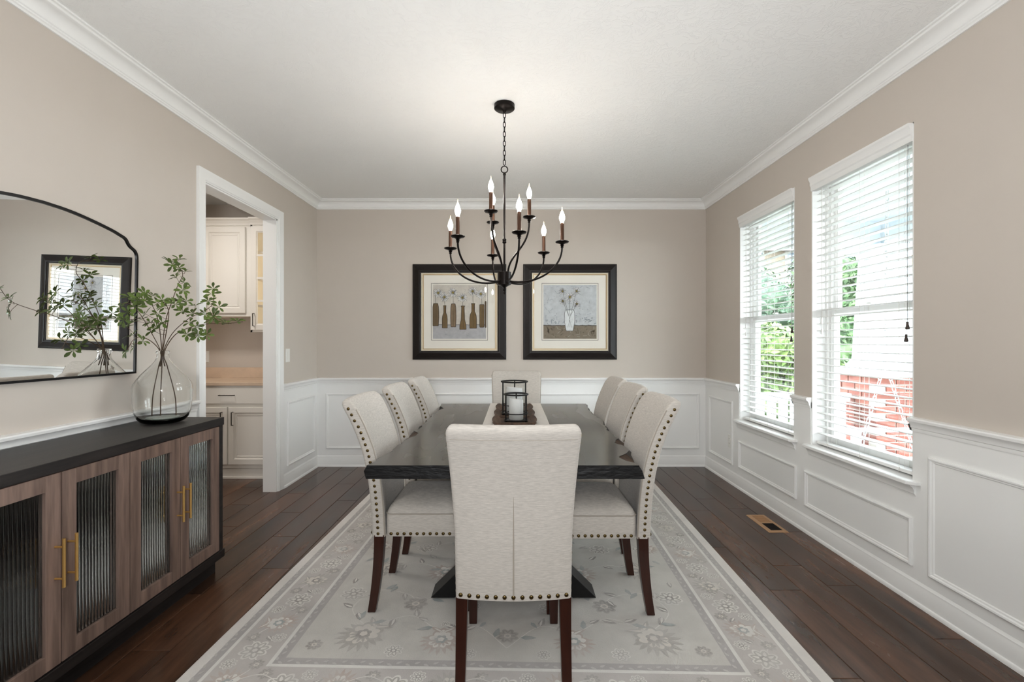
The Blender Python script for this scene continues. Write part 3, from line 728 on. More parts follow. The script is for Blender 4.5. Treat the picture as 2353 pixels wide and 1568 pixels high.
# ------------------------------------------------------------------ chandelier
CX, CY = -.055, 2.89
cd = thing('chandelier', 'dark bronze nine light candle chandelier hanging over the dining table', 'chandelier', (CX, CY, 1.56))
m = MB(); m.lathe([(.062, ZC - .001), (.062, ZC - .024), (.057, ZC - .029), (.02, ZC - .033), (.012, ZC - .037), (.010, ZC - .044), (.003, ZC - .046)], 36, (CX, CY, 0)); m.build('canopy', 'oiled_bronze', cd, smooth=40)
m = MB(); pts = []
for i in range(20):
    a = 2 * PI * i / 20; pts.append((.0075 * math.cos(a), 0, .011 * math.sin(a) + (.006 if math.sin(a) > 0 else -.006)))
m.tube(pts, .0023, 6, ring=True); link_me = m.mesh('chain_link', 'oiled_bronze', smooth=True)
zt = 2.648; k = 0
while zt > 2.345:
    inst(link_me, 'chain_link', cd, (0, 0, zt - .012 - 1.56), rot=(0, 0, (PI / 2 if k % 2 else 0) + .35)); zt -= .0285; k += 1
m = MB(); m.ring((CX, CY, 2.308), .020, .0032, 28, 8, ax='y'); m.build('top_loop', 'oiled_bronze', cd, smooth=True)
m = MB(); m.lathe([(.0065, 1.67), (.0065, 1.86), (.012, 1.865), (.013, 1.872), (.010, 1.876), (.013, 1.882), (.012, 1.889), (.0065, 1.893), (.0065, 2.272), (.009, 2.276), (.009, 2.284), (.004, 2.29)], 16, (CX, CY, 0)); m.build('rod', 'oiled_bronze', cd, smooth=40)
m = MB(); m.lathe([(.006, 1.573), (.009, 1.577), (.0095, 1.583), (.005, 1.590), (.006, 1.594), (.024, 1.606), (.040, 1.612), (.040, 1.688), (.034, 1.690), (.008, 1.692)], 28, (CX, CY, 0)); m.build('hub', 'oiled_bronze', cd, smooth=40)
m = MB(); m.lathe([(.001, 1.553), (.006, 1.557), (.0075, 1.563), (.005, 1.570), (.004, 1.575)], 14, (CX, CY, 0)); m.build('finial', 'oiled_bronze', cd, smooth=True)
def arm(ang, R, z, p0, p1, p2):
    dx, dy = math.sin(ang), -math.cos(ang)
    prof = bez(p0, p1, p2, (R, z - .03), 18)
    m = MB(); m.tube([(CX + dx * r, CY + dy * r, zz) for r, zz in prof], .0058, 8); a = m.build('arm', 'oiled_bronze', cd, smooth=True)
    x, y = CX + dx * R, CY + dy * R
    m = MB(); m.lathe([(.006, z - .034), (.010, z - .030), (.007, z - .024), (.012, z - .020), (.009, z - .014), (.020, z - .008), (.036, z - .004), (.0405, z + .002), (.0385, z + .004), (.014, z - .001)], 24, (x, y, 0)); m.build('drip_pan', 'oiled_bronze', a, smooth=40)
    m = MB(); m.lathe([(.0125, z), (.0115, z + .004), (.0112, z + .108), (.0095, z + .110)], 16, (x, y, 0)); m.build('candle_sleeve', 'bronze_sleeve', a, smooth=40)
    m = MB(); b = z + .110
    m.lathe([(.0085, b), (.0095, b + .008), (.0150, b + .022), (.0165, b + .032), (.0145, b + .045), (.0095, b + .060), (.0055, b + .070)], 18, (x, y, 0)); m.build('bulb', 'bulb_glow', a, smooth=60)
    m = MB(); m.lathe([(.0055, b + .070), (.0032, b + .080), (.0018, b + .090), (.0006, b + .096)], 10, (x, y, 0)); m.build('bulb_tip', 'bulb_tip', a, smooth=60)
for k in range(6): arm(math.radians(14 + 60 * k), .352, 1.850, (.034, 1.632), (.20, 1.600), (.352, 1.690))
for k in range(3): arm(math.radians(-30 + 120 * k), .150, 2.020, (.022, 1.665), (.012, 1.80), (.150, 1.82))

# ------------------------------------------------------------------ rug
rg = thing('area_rug', 'large faded grey floral area rug with light borders under the table', 'rug', (.002, 3.065, 0), rz=math.radians(-1.55))
HU, HV = 1.222, 1.527
cf = S(206, 203, 197); cb = S(199, 194, 190); cw = S(227, 225, 220); cg = S(183, 179, 177); ce = S(223, 219, 214)
bands = [(0, ce), (.052, cg), (.085, cw), (.100, cb), (.292, cw), (.308, cg), (.345, cf)]
m = MB()
m.loops([[(-HU, -HV, 0), (HU, -HV, 0), (HU, HV, 0), (-HU, HV, 0)], [(-HU, -HV, RUGT * .6), (HU, -HV, RUGT * .6), (HU, HV, RUGT * .6), (-HU, HV, RUGT * .6)]], cap1=False)
for i in range(len(m.c)): m.c[i] = ce
for k, (d, c) in enumerate(bands):
    z = RUGT; d1 = bands[k + 1][0] if k + 1 < len(bands) else None
    o = [(-HU + d, -HV + d, z), (HU - d, -HV + d, z), (HU - d, HV - d, z), (-HU + d, HV - d, z)]
    if k == 0: o = [(x * 1.0, y, RUGT * .6) for x, y, z in o]; 
    if d1 is None: m.poly(o, 0, c); continue
    q = [(-HU + d1, -HV + d1, z), (HU - d1, -HV + d1, z), (HU - d1, HV - d1, z), (-HU + d1, HV - d1, z)]
    if k == 0:
        mid4 = [(-HU + .006, -HV + .006, z), (HU - .006, -HV + .006, z), (HU - .006, HV - .006, z), (-HU + .006, HV - .006, z)]
        for i in range(4): m.add([o[i], o[(i + 1) % 4], mid4[(i + 1) % 4], mid4[i]], [(0, 1, 2, 3)], 0, c)
        o = mid4
    for i in range(4): m.add([o[i], o[(i + 1) % 4], q[(i + 1) % 4], q[i]], [(0, 1, 2, 3)], 0, c)
m.build('pile', 'rug', rg, local=True, fixn=False)
# woven flowers, leaves and vines, a hair above the pile
mo = MB(); ZM = RUGT + .0006; lay = [0]
def shape(pts, c, dz=0.0):
    lay[0] += 1; mo.poly([(x, y, ZM + dz * .5 + lay[0] * 2.5e-7) for x, y in pts], 0, c)
def leafp(cx, cy, a, L, w, c, dz=0.0):
    pts = [(0, 0), (.3 * L, w), (.7 * L, w * .7), (L, 0), (.7 * L, -w * .7), (.3 * L, -w)]
    ca, sa = math.cos(a), math.sin(a); shape([(cx + x * ca - y * sa, cy + x * sa + y * ca) for x, y in pts], c, dz)
def disc(cx, cy, r, c, dz=0.0, n=10): shape([(cx + r * math.cos(2 * PI * i / n), cy + r * math.sin(2 * PI * i / n)) for i in range(n)], c, dz)
def scallop(cx, cy, r, n, amp, c, a0=0.0, sq=1.0, ja=0.0, k=6):
    pts = []
    for i in range(n * k):
        t = 2 * PI * i / (n * k); rr = r * (1 - amp + amp * abs(math.sin(n * t / 2))) * (1 + ja * math.sin(3 * t + a0 * 5) + ja * .7 * math.sin(5 * t + a0))
        u, w = rr * math.cos(t), rr * math.sin(t) * sq; pts.append((cx + u * math.cos(a0) - w * math.sin(a0), cy + u * math.sin(a0) + w * math.cos(a0)))
    lay[0] += 1; z = ZM + lay[0] * 2.5e-7
    b = len(pts); mo.add([(x, y, z) for x, y in pts] + [(cx, cy, z)], [(i, (i + 1) % b, b) for i in range(b)], 0, c)
def rosette(cx, cy, r, n, c1, c2, c3, a0=0):
    scallop(cx, cy, r, n, .28, c1, a0); scallop(cx, cy, r * .86, n, .32, c2, a0)
    for i in range(n):
        a = a0 + PI / n + 2 * PI * i / n; leafp(cx + .25 * r * math.cos(a), cy + .25 * r * math.sin(a), a, r * .52, r * .9 / n, c1)
    scallop(cx, cy, r * .34, 6, .2, c3, a0); scallop(cx, cy, r * .18, 6, .2, c1, a0)
def palmette(cx, cy, a, r, c1, c2, c3):
    for i in range(-5, 6):                                       # fringe of pointed leaves opening one way
        b = a + i * .34; leafp(cx + .35 * r * math.cos(b), cy + .35 * r * math.sin(b), b, r * (.78 - .04 * abs(i)), r * .10, c1)
    scallop(cx, cy, r * .78, 9, .22, c1, a, .86, .06); scallop(cx, cy, r * .64, 9, .25, c2, a, .86, .06)
    for i in range(-3, 4):
        b = a + i * .42; leafp(cx + .12 * r * math.cos(b), cy + .12 * r * math.sin(b), b, r * .44, r * .07, c1)
    for s_ in (-1, 1): leafp(cx - .5 * r * math.cos(a), cy - .5 * r * math.sin(a), a + PI + s_ * 1.0, r * .75, r * .13, c1); leafp(cx - .5 * r * math.cos(a), cy - .5 * r * math.sin(a), a + PI + s_ * .95, r * .6, r * .05, c2)
    scallop(cx, cy, r * .30, 6, .25, c3, a); scallop(cx, cy, r * .15, 5, .2, c2, a)
def vine(P, c, w=.004):
    pts = catmull([(x, y, 0) for x, y in P], 6)
    for a, b in zip(pts, pts[1:]):
        d = (b - a); 
        if d.length < 1e-6: continue
        nn = Vector((-d.y, d.x, 0)).normalized() * w / 2
        mo.poly([(p.x, p.y, ZM + .0001) for p in (a + nn, b + nn, b - nn, a - nn)], 0, c)
Wt, Dk, Gr, Pk, Gn, Cr = S(234, 231, 225), S(158, 152, 148), S(181, 177, 171), S(192, 178, 170), S(159, 167, 167), S(225, 219, 210)
_rr = random.Random(12)
def motif(x, y, kind, a=0.0, r=.05):
    if kind == 'r': rosette(x, y, r, 8, Wt, Gr, Dk, a)
    elif kind == 'd': rosette(x, y, r, 8, Gr, Dk, Cr, a)
    elif kind == 'p': palmette(x, y, a, r, Gr, Cr, Dk)
    elif kind == 'k': palmette(x, y, a, r, Pk, Wt, Gn)
    elif kind == 'l': leafp(x, y, a, r, r * .22, Dk); leafp(x, y, a + .1, r * .8, r * .08, Wt, .0003)
    elif kind == 'm': leafp(x, y, a, r, r * .2, Gn)
# border: alternating palmettes and sets of rosettes
def along(side, s):
    e = .196
    return {0: (s, -HV + e, PI / 2), 1: (s, HV - e, -PI / 2), 2: (-HU + e, s, 0), 3: (HU - e, s, PI)}[side]
for side, half in ((0, HU), (1, HU), (2, HV), (3, HV)):
    nn = 5 if half == HU else 7; st = (2 * half - .39) / nn
    for i in range(nn + 1):
        s = -half + .195 + i * st; x, y, a = along(side, s)
        if i == 0 or i == nn:
            if side < 2: motif(x, y, 'k', a + (.8 if i == 0 else -.8) * (1 if side == 0 else -1), .085)
            continue
        motif(x, y, 'k' if i % 2 else 'p', a, .082); 
        for q in (-.09, .09): px, py, _ = along(side, s + q * 1.05); motif(px, py, 'l', a + q * 9, .05)
    for i in range(nn):
        s = -half + .195 + (i + .5) * st; x, y, a = along(side, s); nx, ny = math.cos(a), math.sin(a)
        motif(x, y, 'r', i, .062)
        for dn, ds in ((.055, .085), (-.055, .085), (.055, -.085), (-.055, -.085)):
            px, py, _ = along(side, s + ds); motif(px + nx * dn, py + ny * dn, 'r' if dn * ds > 0 else 'd', .3, .032)
        P = [along(side, s + t * st) for t in (-.5, -.25, 0, .25, .5)]
        vine([(p[0] + nx * w, p[1] + ny * w) for p, w in zip(P, (0, .05, 0, -.05, 0))], Wt)
# guard stripes: little repeated lozenges
for d, stp, c in ((.068, .034, S(194, 191, 186)), (.326, .036, S(196, 193, 190))):
    hu, hv = HU - d, HV - d
    for s in range(int(2 * hu / stp)):
        for y in (-hv, hv): leafp(-hu + s * stp, y - .006, .5 if s % 2 else -.5, .026, .006, c)
    for s in range(int(2 * hv / stp)):
        for x in (-hu, hu): leafp(x - .006, -hv + s * stp, 1.1 if s % 2 else 2.0, .026, .006, c)
# field, mirrored in both directions
F4 = [(.62, 1.02, 'p', 1.0, .115), (.28, 1.05, 'k', 1.57, .095), (0.0, 1.02, 'd', 0, .05), (.78, .70, 'r', 0, .065), (.45, .78, 'd', .3, .06), (.18, .80, 'r', .2, .045), (.68, .42, 'p', 2.2, .095), (.36, .46, 'k', .6, .10),
      (.10, .52, 'd', 0, .05), (.80, .14, 'k', 0, .075), (.52, .16, 'r', .1, .065), (.24, .18, 'p', 2.6, .085), (.0, .0, 'r', 0, .12), (.80, 1.10, 'd', 0, .035), (.46, 1.13, 'r', 0, .04), (.15, 1.14, 'r', 0, .032),
      (.55, .92, 'm', .4, .07), (.70, .86, 'l', 2.0, .07), (.36, .92, 'l', -.5, .06), (.58, .62, 'm', 1.2, .06), (.27, .62, 'l', 2.4, .07), (.80, .30, 'm', .9, .06), (.44, .30, 'l', -.8, .07), (.14, .34, 'm', 1.8, .06), (.62, .04, 'l', .2, .07), (.10, .92, 'm', 1.0, .05), (.82, .54, 'l', 1.6, .06), (.24, .94, 'l', 2.2, .05)]
for x, y, kd, a, r in F4:
    for sx in (1, -1):
        for sy in (1, -1):
            if (x == 0 and sx < 0) or (y == 0 and sy < 0): continue
            aa = a if sx > 0 else PI - a; aa = aa if sy > 0 else -aa
            motif(x * sx, y * sy, kd, aa, r)
for sx in (1, -1):
    for sy in (1, -1):
        for P in ([(.0, 1.1), (.14, .95), (.30, .98), (.45, .88), (.62, .98)], [(.62, .98), (.74, .82), (.66, .66), (.50, .70), (.45, .78)], [(.45, .78), (.30, .66), (.36, .46), (.54, .36), (.68, .44)], [(.68, .42), (.78, .28), (.68, .12), (.52, .16), (.38, .08), (.24, .18)], [(.24, .18), (.10, .30), (.12, .48), (.24, .60), (.18, .80)]):
            vine([(x * sx, y * sy) for x, y in P], Wt, .0045)
            Q = catmull([(x * sx, y * sy, 0) for x, y in P], 5)
            for i in range(2, len(Q) - 2, 3):
                d = Q[i + 1] - Q[i - 1]; a = math.atan2(d.y, d.x) + (.9 if i % 2 else -.9)
                motif(Q[i].x, Q[i].y, 'l' if (i // 3) % 3 else 'm', a, .045 + .012 * (i % 3))
                if i % 4 == 0: motif(Q[i].x + .05 * math.cos(a), Q[i].y + .05 * math.sin(a), 'd' if i % 8 else 'r', a, .022)
tag(mo.build('floral_weave', 'rug_motif', rg, local=True, fixn=False), None, None, kind='stuff')

# ------------------------------------------------------------------ sideboard
SX0, SX1, SY0, SY1, SZ = XL + .02, -1.612, 1.375, 2.655, .85
sb = thing('sideboard', 'black sideboard with grey oak framed reeded glass doors under the mirror', 'sideboard', ((SX0 + SX1) / 2, (SY0 + SY1) / 2, 0))
m = MB(); m.box(SX0, SX1 + .004, SY0 - .006, SY1 + .006, SZ - .042, SZ); m.build('top', 'sideboard_black', sb, bevel=.002)
for y0, y1 in ((SY0, SY0 + .028), (SY1 - .028, SY1)):
    m = MB(); m.box(SX0, SX1, y0, y1, .12, SZ - .042); m.build('side_panel', 'sideboard_black', sb, bevel=.0015)
m = MB(); m.box(SX0, SX1 + .006, SY0 - .006, SY1 + .008, .078, .12); m.build('bottom_board', 'sideboard_black', sb, bevel=.002)
m = MB(); m.box(SX0 + .02, SX1 - .03, SY0 + .02, SY1 - .02, 0, .078); m.build('plinth', 'sideboard_black', sb)
m = MB(); m.box(SX0, SX0 + .012, SY0 + .028, SY1 - .028, .12, SZ - .042); m.build('back_panel', 'sideboard_inside', sb)
ymid = (SY0 + SY1) / 2
m = MB(); m.box(SX0 + .012, SX1 - .03, ymid - .010, ymid + .010, .12, SZ - .042); m.build('partition', 'sideboard_inside', sb)
for a, b in ((SY0 + .028, ymid - .01), (ymid + .01, SY1 - .028)):
    m = MB(); m.box(SX0 + .012, SX1 - .06, a, b, .44, .458); m.build('shelf', 'sideboard_black', sb)
FS = lambda u, v, h: (SX1 - .022 + h, u, v)
dz0, dz1 = .124, SZ - .046; dw = (SY1 - SY0 - .056) / 4; gap = .0026
for k in range(4):
    y0 = SY0 + .028 + k * dw + gap; y1 = y0 + dw - 2 * gap; st = .056
    d = bpy.data.objects.new('door', None); COL.objects.link(d); d.parent = sb; d.location = (0, 0, 0)
    for nm, a, b, v0, v1 in (('stile', y0, y0 + st, dz0, dz1), ('stile', y1 - st, y1, dz0, dz1)):
        m = MB(); m.fbox(FS, a, b, v0, v1, 0, .021); m.build(nm, 'sideboard_oak', d, bevel=.0012)
    for v0, v1 in ((dz0, dz0 + st), (dz1 - st, dz1)):
        m = MB(); m.fbox(FS, y0 + st, y1 - st, v0, v1, 0, .021); o = m.build('rail', 'sideboard_rail', d, bevel=.0012) if False else m.build('rail', 'sideboard_oak', d, bevel=.0012)
    # reeded pane: solid glass, vertical flutes on the room side
    ga, gb = y0 + st - .004, y1 - st + .004; nf = 14; sub = 8; prof = []
    for i in range(nf * sub + 1):
        t = i / sub; prof.append((lerp(ga, gb, i / (nf * sub)),      .007 + .0030 * abs(math.sin(PI * t))))
    m = MB(); m.loops([[FS(u, v, h) for u, h in prof] + [FS(gb, v, .004), FS(ga, v, .004)] for v in (dz0 + st - .004, dz1 - st + .004)]); m.build('reeded_pane', 'reeded_glass', d, smooth=50)
    hy = (y1 - .022) if k % 2 == 0 else (y0 + .022)
    hz0, hz1 = .404, .576
    m = MB()
    m.tube([FS(hy, hz0, .052), FS(hy, hz1, .052)], .0052, 12)
    for hz in (hz0 + .03, hz1 - .03): m.tube([FS(hy, hz, .020), FS(hy, hz, .052)], .0038, 10)
    m.build('bar_handle', 'brass', d, smooth=40)

# ------------------------------------------------------------------ mirror over the sideboard
YM = 2.0
mr = thing('arched_mirror', 'wide arched wall mirror with notched shoulders and thin black frame', 'mirror', (XL + .016, YM, 1.105))
half = [(0, 1.856), (.104, 1.852), (.211, 1.839), (.33, 1.818), (.385, 1.803), (.408, 1.796), (.421, 1.788), (.429, 1.778), (.436, 1.768), (.447, 1.758), (.462, 1.750), (.476, 1.742), (.486, 1.730), (.492, 1.714), (.494, 1.69)]
hc = [(p.x, p.y) for p in catmull([(a, b, 0) for a, b in half], 3)]
outl = [(a, b) for a, b in hc] + [(.494, 1.105), (-.494, 1.105)] + [(-a, b) for a, b in reversed(hc)][:-1]
yaw, tilt = math.radians(-0.876), math.radians(-1.138)
def FM(u, v, h): return (h, u, v - 1.105)                        # local: built around the base point, then turned
m = MB(); m.poly([FM(u, v, .006) for u, v in outl]); gl = m.build('glass', 'mirror_glass', mr, local=True)
m = MB(); m.loops([[FM(u, v, h) for u, v in outl] for h in (-.004, .004)]); m.build('backing', 'mirror_frame', mr, local=True)
m = MB(); ls = []; no = len(outl)
for i in range(no):
    p, q, r = Vector(outl[i - 1]), Vector(outl[i]), Vector(outl[(i + 1) % no])
    t1, t2 = (q - p), (r - q); t1 = t1.normalized() if t1.length > 1e-6 else t2.normalized(); t2 = t2.normalized() if t2.length > 1e-6 else t1
    nn = Vector((t1.y + t2.y, -(t1.x + t2.x))); nn = nn.normalized(); nn = nn / max(.85, nn.dot(Vector((t1.y, -t1.x))))
    ii = q + nn * .0105; oo = q - nn * .0015
    ls.append([FM(oo.x, oo.y, -.006), FM(oo.x, oo.y, .011), FM(ii.x, ii.y, .011), FM(ii.x, ii.y, .004)])
c0 = sum((Vector(p) for p in outl), Vector((0, 0))) / no
if (Vector(ls[0][2][1:]) - Vector((c0.x, c0.y - 1.105))).length > (Vector(ls[0][1][1:]) - Vector((c0.x, c0.y - 1.105))).length:
    ls = []
    for i in range(no):
        p, q, r = Vector(outl[i - 1]), Vector(outl[i]), Vector(outl[(i + 1) % no])
        t1, t2 = (q - p), (r - q); t1 = t1.normalized() if t1.length > 1e-6 else t2.normalized(); t2 = t2.normalized() if t2.length > 1e-6 else t1
        nn = Vector((-(t1.y + t2.y), t1.x + t2.x)).normalized(); nn = nn / max(.85, nn.dot(Vector((-t1.y, t1.x))))
        ii = q + nn * .0105; oo = q - nn * .0015
        ls.append([FM(oo.x, oo.y, -.006), FM(oo.x, oo.y, .011), FM(ii.x, ii.y, .011), FM(ii.x, ii.y, .004)])
ls.append(ls[0]); m.loops(ls, cap0=False, cap1=False); m.build('frame', 'mirror_frame', mr, smooth=40, local=True)
mr.rotation_euler = (0, -tilt, yaw)

# ------------------------------------------------------------------ pictures
def picture(xc, zc, label, draw):
    p = thing('framed_picture', label, 'picture', (xc, YB, zc))
    W, Hh = .475, .484; F = lambda u, v, h: (xc + u, YB - h, zc + v)
    m = MB(); m.frame(F, -W, W, -Hh, Hh, [(0, 0), (0, .016), (.006, .020), (.020, .022), (.066, .034), (.074, .034), (.078, .028), (.088, .026), (.088, .008)]); m.build('frame', 'frame_espresso', p)
    m = MB(); m.frame(F, -W + .087, W - .087, -Hh + .087, Hh - .087, [(0, .018), (.003, .021), (.016, .019), (.017, .012)]); m.build('liner', 'liner_cream', p)
    m = MB(); m.frame(F, -W + .103, W - .103, -Hh + .103, Hh - .103, [(0, .013), (.002, .017), (.006, .017), (.008, .011)]); m.build('fillet', 'frame_fillet', p)
    m = MB(); m.fbox(F, -W + .10, W - .10, -Hh + .10, Hh - .10, .004, .010); b = m.build('mat_board', 'mat_board', p)
    pw, pz = .284, .275 if False else .286
    a = MB(); A = lambda u, v, k: F(u * 1.08, v * 1.08 + .004, .0104 + k * .0004)
    draw(a, A); a.build('print', 'print', p, fixn=False)
    m = MB(); m.frame(F, -.287, .287, -.289, .291, [(0, .0101), (0, .0118), (.003, .0118), (.003, .0101)]); m.build('mat_line', 'frame_espresso', b)
    m = MB(); m.fbox(F, -W + .09, W - .09, -Hh + .09, Hh - .09, .0165, .0175); m.build('glass', 'picture_glass', p)
def P2(a, A, pts, k, c): a.poly([A(u, v, k) for u, v in pts], 0, c)
def line(a, A, p, q, w, k, c):
    d = Vector((q[0] - p[0], q[1] - p[1])); 
    if d.length < 1e-6: return
    n = Vector((-d.y, d.x)).normalized() * w / 2
    P2(a, A, [(p[0] + n.x, p[1] + n.y), (q[0] + n.x, q[1] + n.y), (q[0] - n.x, q[1] - n.y), (p[0] - n.x, p[1] - n.y)], k, c)
def daisy(a, A, u, v, r, rnd):
    for i in range(17):
        t = 2 * PI * i / 17 + rnd.uniform(-.1, .1); rr = r * rnd.uniform(.75, 1.05); cu, su = math.cos(t), math.sin(t)
        w = r * .13
        P2(a, A, [(u + .15 * r * cu, v + .15 * r * su), (u + .6 * rr * cu - w * su, v + .6 * rr * su + w * cu), (u + rr * cu, v + rr * su), (u + .6 * rr * cu + w * su, v + .6 * rr * su - w * cu)], 4, S(236, 236, 234))
        line(a, A, (u + .15 * r * cu, v + .15 * r * su), (u + rr * cu * .98 - w * su * .4, v + rr * su * .98 + w * cu * .4), .0026, 5, S(70, 72, 78))
    P2(a, A, [(u + .19 * r * math.cos(q), v + .19 * r * math.sin(q)) for q in [2 * PI * i / 10 for i in range(10)]], 6, S(168, 150, 70))
    P2(a, A, [(u + .09 * r * math.cos(q), v + .09 * r * math.sin(q)) for q in [2 * PI * i / 8 for i in range(8)]], 7, S(96, 92, 52))
def scribbles(a, A, rnd, n, v0, v1, c, w=.0022, k=2):
    for _ in range(n):
        u, v, t, L = rnd.uniform(-.235, .235), rnd.uniform(v0, v1), rnd.uniform(0, PI), rnd.uniform(.008, .04)
        q = (max(-.245, min(.245, u + L * math.cos(t))), max(v0, min(v1, v + L * math.sin(t)))); line(a, A, (u, v), q, w, k, c)
U0 = .250; V0, V1 = -.256, .250
def draw_bottles(a, A):
    rnd = random.Random(3)
    P2(a, A, [(-U0, V0), (U0, V0), (U0, V1), (-U0, V1)], 0, S(203, 198, 188))
    P2(a, A, [(-U0, V0), (U0, V0), (U0, -.125), (-U0, -.125)], 1, S(178, 178, 180))
    scribbles(a, A, rnd, 26, V0 + .02, -.14, S(158, 158, 162)); scribbles(a, A, rnd, 16, .15, V1 - .01, S(176, 174, 168), .003)
    for i in range(12): line(a, A, (lerp(-U0, U0, i / 12), -.125 + rnd.uniform(-.002, .002)), (lerp(-U0, U0, (i + 1) / 12), -.125 + rnd.uniform(-.002, .002)), .005, 2, S(88, 90, 92))
    def bottle(u, hw, v0, v1, kind, c):
        if kind == 'slim': R = [(hw * .85, v0), (hw, lerp(v0, v1, .4)), (hw * .9, lerp(v0, v1, .85)), (hw * .65, v1)]
        elif kind == 'bottle': R = [(hw, v0), (hw, lerp(v0, v1, .40)), (hw * .85, lerp(v0, v1, .55)), (hw * .42, lerp(v0, v1, .68)), (hw * .42, lerp(v0, v1, .95)), (hw * .55, v1)]
        elif kind == 'flask': R = [(hw, v0), (hw, lerp(v0, v1, .15)), (hw * .55, lerp(v0, v1, .42)), (hw * .42, lerp(v0, v1, .95)), (hw * .6, v1)]
        else: R = [(hw * .8, v0), (hw, v0 + .01), (hw, v1 - .01), (hw * .95, v1)]
        out = [(min(U0, max(-U0, u + r)), v) for r, v in R] + [(min(U0, max(-U0, u - r)), v) for r, v in reversed(R)]
        P2(a, A, out, 3, c)
        for i in range(len(out)): line(a, A, out[i], out[(i + 1) % len(out)], .0048, 4, S(62, 52, 42))
        line(a, A, (u + hw * .1, v0 + .01), (u + hw * .25, v1 - .01), .0028, 4, S(84, 70, 52)); line(a, A, (u - hw * .3, v0 + .02), (u - hw * .15, lerp(v0, v1, .7)), .0022, 4, S(98, 84, 62))
    B = [(-.224, .030, -.135, .075, 'slim', S(112, 94, 68), .175), (-.138, .024, -.155, .055, 'bottle', S(118, 96, 62), .135), (-.058, .026, -.145, .072, 'slim', S(134, 114, 90), .178), (.032, .030, -.168, .052, 'flask', S(120, 96, 60), .130), (.128, .032, -.158, .075, 'bottle', S(116, 94, 58), .190), (.210, .021, -.148, .065, 'tube', S(114, 94, 62), .165)]
    for u, hw, v0, v1, kd, c, dv in B:
        bottle(u, hw, v0, v1, kd, c); line(a, A, (u, v1), (u - .004, dv), .0034, 3, S(92, 98, 84)); daisy(a, A, max(-.200, min(.200, u - .004)), dv, .050, rnd)
    bottle(.246, .006, -.15, .095, 'tube', S(116, 100, 76))
def draw_vase(a, A):
    rnd = random.Random(9)
    P2(a, A, [(-U0, V0), (U0, V0), (U0, V1), (-U0, V1)], 0, S(196, 200, 202))
    P2(a, A, [(-U0, V0), (U0, V0), (U0, -.130), (-U0, -.130)], 1, S(132, 122, 106))
    scribbles(a, A, rnd, 46, -.12, V1 - .01, S(172, 178, 184), .006); scribbles(a, A, rnd, 24, -.12, V1 - .01, S(126, 136, 142), .0022); scribbles(a, A, rnd, 26, -.128, -.06, S(150, 158, 164), .007)
    scribbles(a, A, rnd, 40, V0 + .01, -.14, S(108, 98, 82), .006); scribbles(a, A, rnd, 20, V0 + .01, -.14, S(156, 150, 136), .005)
    for i in range(12): line(a, A, (lerp(-U0, U0, i / 12), -.130 + rnd.uniform(-.003, .003)), (lerp(-U0, U0, (i + 1) / 12), -.130 + rnd.uniform(-.003, .003)), .006, 2, S(70, 70, 66))
    R = [(.030, -.182), (.036, -.16), (.048, -.09), (.047, -.02), (.040, .014)]; u = -.004
    out = [(u + r, v) for r, v in R] + [(u - r, v) for r, v in reversed(R)]
    P2(a, A, out, 3, S(222, 226, 226))
    for i in range(len(out)): line(a, A, out[i], out[(i + 1) % len(out)], .0034, 4, S(92, 96, 98))
    F5 = [(-.070, .190, .036), (.062, .192, .040), (-.002, .135, .050), (-.068, .098, .036), (.064, .072, .036)]
    for du, dv, r in F5: line(a, A, (-.004 + du * .12, -.04), (du, dv), .003, 4, S(104, 108, 104)); line(a, A, (-.004 - du * .25, -.15), (-.004 + du * .12, -.04), .002, 4, S(140, 144, 142))
    for du, dv, r in F5: daisy(a, A, du, dv, r, rnd)
picture(-.548, 1.570, 'framed print of a row of brown bottles holding single daisies', draw_bottles)
picture(.573, 1.570, 'framed print of white daisies in one clear vase', draw_vase)

# ------------------------------------------------------------------ glass vase with leafy branches
VX, VY, VZ = -1.815, 2.478, SZ
vz = thing('glass_vase', 'large clear glass demijohn vase on the end of the sideboard', 'vase', (VX, VY, VZ))
OUT = [(.060, .0005), (.078, .002), (.098, .012), (.112, .030), (.122, .060), (.1275, .110), (.130, .165), (.1295, .185), (.125, .203), (.112, .226), (.092, .252), (.068, .280), (.050, .300), (.036, .318), (.029, .332), (.0265, .350), (.0265, .356), (.0305, .359), (.0315, .364), (.0300, .369), (.0285, .3715)]
INN = [(.0245, .3715), (.0235, .356), (.0235, .350), (.0260, .333), (.0330, .319), (.047, .301), (.065, .281), (.089, .253), (.109, .227), (.122, .203), (.1265, .185), (.127, .165), (.1245, .110), (.119, .062), (.108, .034), (.090, .020), (.050, .015), (.001, .018)]
m = MB(); m.lathe([(.001, .0182), (.046, .0165), (.070, .0185), (.074, .022), (.066, .024), (.045, .021), (.001, .022)], 40, (VX, VY, VZ)); m.build('base_ring', 'vase_base', vz, smooth=60)
m = MB(); m.lathe(OUT + INN, 48, (VX, VY, VZ)); m.build('body', 'clear_glass', vz, smooth=60)
m = MB(); m.lathe([(.024, .3725), (.0287, .3725), (.0287, .3755), (.024, .3755)], 32, (VX, VY, VZ), cap0=False, cap1=False); m.build('rim', 'clear_glass', vz, smooth=40)
m = MB(); pl = [(0, 0, 0), (.28, .06, .06), (.58, .19, .05), (.84, .15, -.03), (1, 0, -.10), (.84, -.15, -.03), (.58, -.19, .05), (.28, -.06, .06)]
m.add([(x, y, z) for x, y, z in pl] + [(.55, 0, -.01)], [(0, 1, 8), (1, 2, 8), (2, 3, 8), (3, 4, 8), (4, 5, 8), (5, 6, 8), (6, 7, 8), (7, 0, 8)]); leaf_me = m.mesh('leaf', 'leaf_green', smooth=60, fixn=False)
